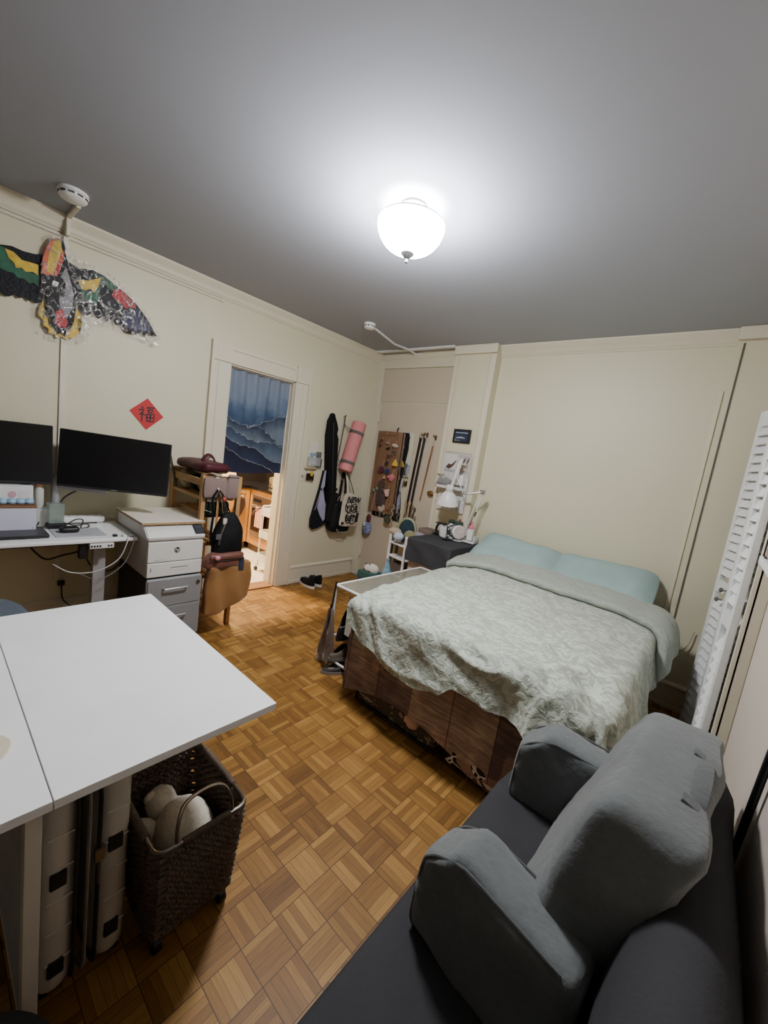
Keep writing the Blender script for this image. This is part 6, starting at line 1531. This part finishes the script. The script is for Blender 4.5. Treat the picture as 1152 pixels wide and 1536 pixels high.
# articulated lamp
lp = thing('desk_lamp', 'white articulated desk lamp with a bell shade leaning over the bedside unit', 'lamp', (1.60, -.2, NT_))
M_LW = mat('lamp_white', (222, 221, 216), .35, var=.015)
MB().lathe([(0, 0), (.04, 0), (.04, .012), (.016, .018), (.014, .05), (0, .05)], (1.575, -.165, NT_ + .001), 20).build('base', M_LW, lp)
e1 = Vector((1.705, -.2, 1.325)); b1 = Vector((1.578, -.165, NT_ + .05)); e2 = Vector((1.60, -.26, 1.285)); tp = Vector((1.45, -.25, 1.60)); hd = Vector((1.40, -.27, 1.32))
for d in ((-.012, -.008), (.012, .008)):
    o_ = Vector((d[0], d[1], 0)); MB().tube([b1 + o_, e1 + o_], .006, 8).build('lower_arm', M_LW, lp)
MB().tube([b1 + Vector((.03, 0, .06)), e1 * .55 + b1 * .45 + Vector((.02, 0, 0))], .009, 6).build('spring', M_NICKEL, lp)
for d in (-.01, .01): MB().tube([e1 + Vector((0, d, 0)), e2 + Vector((0, d, 0)), e2 + Vector((-.05, d, -.005))], .0065, 8).build('elbow_link', mat('lamp_grey', (156, 154, 150), .35, .5), lp)
MB().box((-.02, -.02, -.02), (.02, .02, .02), .006, T(*e1)).build('elbow_joint', mat('lamp_grey', (156, 154, 150), .35, .5), lp)
MB().tube([e1 + Vector((-.01, 0, 0)), (1.52, -.24, 1.44), tp], .0075, 8).build('upper_arm', M_LW, lp) if False else None
MB().tube([tp, (1.425, -.26, 1.42), hd], [.013, .012, .010], 8).build('upper_arm', M_LW, lp)
MB().tube([tp + Vector((.02, 0, 0)), (1.445, -.258, 1.42), e2 + Vector((-.06, 0, 0))], .005, 6).build('tension_rod', M_LW, lp)
Ml = T(1.395, -.275, 1.235) @ R('Y', 5) @ R('X', 8)
sd = MB().lathe([(.034, .10), (.036, .09), (.038, .045), (.045, .03), (.066, .012), (.092, -.03), (.105, -.075), (.107, -.088), (.103, -.088), (.09, -.03), (.06, .01), (.03, .03)], (0, 0, 0), 36, Ml).build('lamp_shade', M_LW, lp)
MB().lathe([(0, .105), (.03, .104), (.036, .095), (.036, .075)], (0, 0, 0), 24, Ml).build('cap', M_LW, sd)
m = MB()
for k in range(14):
    a = 2 * PI * k / 14; m.box((.036, -.0025, .045), (.0395, .0025, .072), 0, Ml @ R('Z', math.degrees(a)))
m.build('vent_slots', mat('vent_shadow', (120, 116, 108), .7), sd)
MB().ell((0, 0, -.02), (.03, .03, .04), 14, Ml @ Matrix.Identity(4)).bm.free()
# pens and brushes in a dark pot behind the plush rack
pt_ = thing('utensil_pot', 'dark pot holding brushes against the door next to the belts', 'pot', (.86, -.1, .0))
st = thing('side_stool', 'low grey stool by the door that carries the utensil pot', 'stool', (.87, -.13, 0))
MB().box((.72, -.235, .66), (1.05, -.10, .68), .005).build('seat', mat('grey_stool', (92, 90, 88), .6), st)
for x in (.745, 1.025):
    for y in (-.215, -.12): MB().box((x - .014, y - .012, 0), (x + .014, y + .012, .66), .002).build('leg', mat('grey_stool', (92, 90, 88), .6), st)
pt_.location.z = .681; pt_['org'] = [.86, -.1, .681]
MB().lathe([(0, 0), (.04, 0), (.048, .14), (.044, .14), (.038, .01)], (.86, -.165, .681), 20).build('pot', mat('dark_pot', (40, 40, 40), .5), pt_)
for k, (dx, tz_, c, lab) in enumerate(((-.02, .33, (150, 120, 90), 'wooden brush handle in the dark pot, tilting to the belts'), (.0, .36, (176, 150, 116), 'pale wooden spatula in the dark pot'), (.02, .32, (110, 84, 62), 'brown brush in the dark pot, tilting away from the belts'), (.035, .30, (60, 52, 48), 'black-handled tool in the dark pot'))):
    o = MB().tube([(.86 + dx * .5, -.165 + .01 * (k % 2), .695), (.86 + dx * 2.2, -.16, .681 + tz_)], [.006, .008], 8).ell((.86 + dx * 2.3, -.16, .70 + tz_), (.016, .008, .03), 10).build('brush', mat('brush_%d' % k, c, .5)); tag(o, lab, 'brush')

# ------------------------------------------------------------------ white rack of plush toys
rk = thing('toy_rack', 'small white plastic tier rack heaped with plush toys at the bed corner', 'rack', (1.03, -.4, 0))
cs = [(.893, -.44), (1.13, -.485), (1.205, -.30), (.965, -.255)]
for i, (x, y) in enumerate(cs): MB().tube([(x, y, 0), (x, y, .755)], .0145, 10).ell((x, y, .755), .0165, 10).build('post', M_WHITE, rk)
for z in (.12, .33, .52, .66):
    for i in range(4):
        a, b = cs[i], cs[(i + 1) % 4]; MB().tube([(a[0], a[1], z), (b[0], b[1], z)], .010, 8).build('rail', M_WHITE, rk)
    MB().prism(cs, z - .003, z + .003, 'xy').build('tier', mat('white_mesh_tier', (206, 206, 204), .6), rk)
def plush(name, lab, c, r_, col, rot=None, parts=()):
    t = thing(name, lab, 'plush toy', (c[0], c[1], c[2] - r_[2]), 'plush toys on the white rack')
    MB().ell(c, r_, 20, rot, .06, 4).build('body', fuzz(name + '_fur', tuple(int(v * .9) for v in col), col, 70, .5), t)
    for n_, pc2, pr, pcol in parts: MB().ell(pc2, pr, 12, rot).build(n_, fuzz('pf_%d_%d_%d' % pcol, tuple(int(v * .9) for v in pcol), pcol, 70, .4), t)
    return t
RZ = .665
t = thing('avocado_plush', 'large round plush, olive with a dark teal front, standing on the white rack', 'plush toy', (1.0, -.34, RZ))
Ma = R('Z', 20)
MB().ell((.99, -.315, .80), (.11, .07, .135), 24, Ma).build('body', fuzz('olive_plush', (120, 120, 84), (146, 146, 108), 70, .5), t)
MB().ell((1.013, -.348, .80), (.083, .05, .118), 24, Ma).build('teal_front', fuzz('teal_plush', (36, 52, 58), (48, 66, 72), 70, .5), t)
MB().lathe([(.088, -.012), (.094, 0), (.088, .012)], (1.01, -.335, .80), 28, Ma @ R('X', 90) @ Matrix.Scale(1.36, 4, (0, 1, 0))).build('cream_seam', mat('cream_piping', (190, 184, 156), .9), t)
plush('beige_egg_plush', 'beige oval plush at the door-side corner of the white rack', (.925, -.415, .775), (.075, .05, .038), (186, 170, 148), R('Z', 20))
plush('white_egg_plush', 'pale blue-white egg plush in front on the white rack', (1.02, -.475, .745), (.058, .045, .045), (196, 206, 226), R('Y', -12))
plush('olive_egg_plush', 'olive green oval plush beside the front post of the white rack', (1.125, -.425, .775), (.065, .055, .05), (140, 134, 92), R('Y', 14))
plush('lilac_egg_plush', 'grey lilac oval plush at the bedside end of the white rack', (1.20, -.36, .78), (.075, .05, .04), (150, 146, 156), R('Y', 10))
plush('dark_egg_plush', 'dark grey oval plush at the back of the white rack', (.90, -.30, .785), (.065, .05, .034), (66, 66, 70), None)
plush('tiny_yellow_plush', 'tiny cream ball plush tucked beside the large olive plush', (.955, -.335, .812), (.018, .018, .02), (206, 200, 160), None)
o = MB().box((.94, -.43, .335), (1.10, -.3, .46), .01).build('grey_box', mat('brown_grey_box', (96, 84, 74), .8)); tag(o, 'brown-grey box on a lower tier of the white rack', 'box')
# bin with the spotted dog plush, bottle plush
bi = thing('storage_bin', 'blue and green fabric bin between the door and the bed', 'bin', (.86, -.62, 0))
MB().box((.72, -.68, .002), (.93, -.52, .32), .012).build('bin_body', mat('blue_fabric', (40, 66, 104), .9, bump=.3), bi)
MB().box((.7195, -.6845, .265), (.9305, -.5195, .335), .004).build('green_rim', mat('green_fabric', (46, 88, 82), .9, bump=.3), bi)
sd_ = thing('spotted_dog_plush', 'white plush dog with black spots lying in the blue bin', 'plush toy', (.83, -.6, .33))
M_DOG = board_mat('spotted_fur', (214, 210, 200), (44, 40, 40), 11, .66)
MB().ell((.85, -.60, .365), (.07, .05, .055), 18, None, .06).build('body', M_DOG, sd_)
MB().ell((.80, -.625, .37), (.042, .038, .04), 16, None, .05).build('head', M_DOG, sd_)
for dx in (-.03, .02): MB().ell((.80 + dx, -.62, .395), (.014, .01, .022), 10).build('ear', mat('dog_ear', (70, 60, 56), .9), sd_)
MB().ell((.785, -.66, .365), (.007, .006, .006), 8).build('nose', M_BLACK, sd_)
bl = thing('blue_bottle_plush', 'pale blue see-through bag standing beside the spotted dog plush', 'bag', (1.0, -.58, .0))
MB().lathe([(0, .001), (.05, .001), (.056, .1), (.05, .33), (.045, .40), (.02, .46), (.018, .49), (0, .50)], (1.0, -.56, 0), 18).build('bag_body', mat('pale_blue_film', (126, 166, 184), .4, var=.15, scale=30), bl)
MB().lathe([(0, .49), (.02, .49), (.018, .515), (0, .518)], (1.0, -.56, 0), 14).build('cap', mat('blue_cap', (96, 140, 166), .4), bl)
# thin cable on the bed wall by the closet
o = MB().tube(spline([(3.22, -.08, .16), (3.25, -.085, .30), (3.36, -.085, .42), (3.42, -.085, .50), (3.44, -.08, .62)], 6), .0035, 6).build('wall_cable', mat('beige_cable', (170, 160, 142), .6)); tag(o, 'thin beige cable running up the wall between bed and closet', 'cable')
# ------------------------------------------------------------------ light, camera
SC.world = bpy.data.worlds.new('dim_room'); SC.world.use_nodes = True
SC.world.node_tree.nodes['Background'].inputs[0].default_value = (.9, .95, 1, 1)
SC.world.node_tree.nodes['Background'].inputs[1].default_value = .02
def area(name, loc, size, power, col, rot=(0, 0, 0)):
    l = bpy.data.lights.new(name, 'AREA'); l.size = size; l.energy = power; l.color = col
    o = bpy.data.objects.new(name, l); o.location = loc; o.rotation_euler = rot; COL.objects.link(o); return o
area('kitchen_ceiling_lamp', (-1.05, -1.5, 2.6), .35, 75, (1.0, .80, .56))
cam = bpy.data.cameras.new('camera'); co = bpy.data.objects.new('camera', cam); COL.objects.link(co)
cam.sensor_fit = 'VERTICAL'; cam.sensor_height = 36.0; cam.lens = 36.0 * 600.398 / 1536.0
cam.clip_start = .02
RX = Vector((0.74741019, 0.64886043, 0.14268198)); RY = Vector((0.19839915, -0.0130263, -0.98003474)); RZ = Vector((-0.63404715, 0.76079593, -0.13846935))
Mc = Matrix((RX, -RY, -RZ)).transposed().to_4x4(); Mc.translation = (3.42551652, -3.64567392, 1.52812146)
co.matrix_world = Mc
SC.camera = co
SC.view_settings.view_transform = 'AgX'
SC.view_settings.look = 'None'
SC.view_settings.exposure = 1.65
SC.cycles.use_denoising = True
SC.cycles.max_bounces = 8
SC.cycles.transparent_max_bounces = 12
for o in bpy.data.objects:
    if 'org' in o: del o['org']
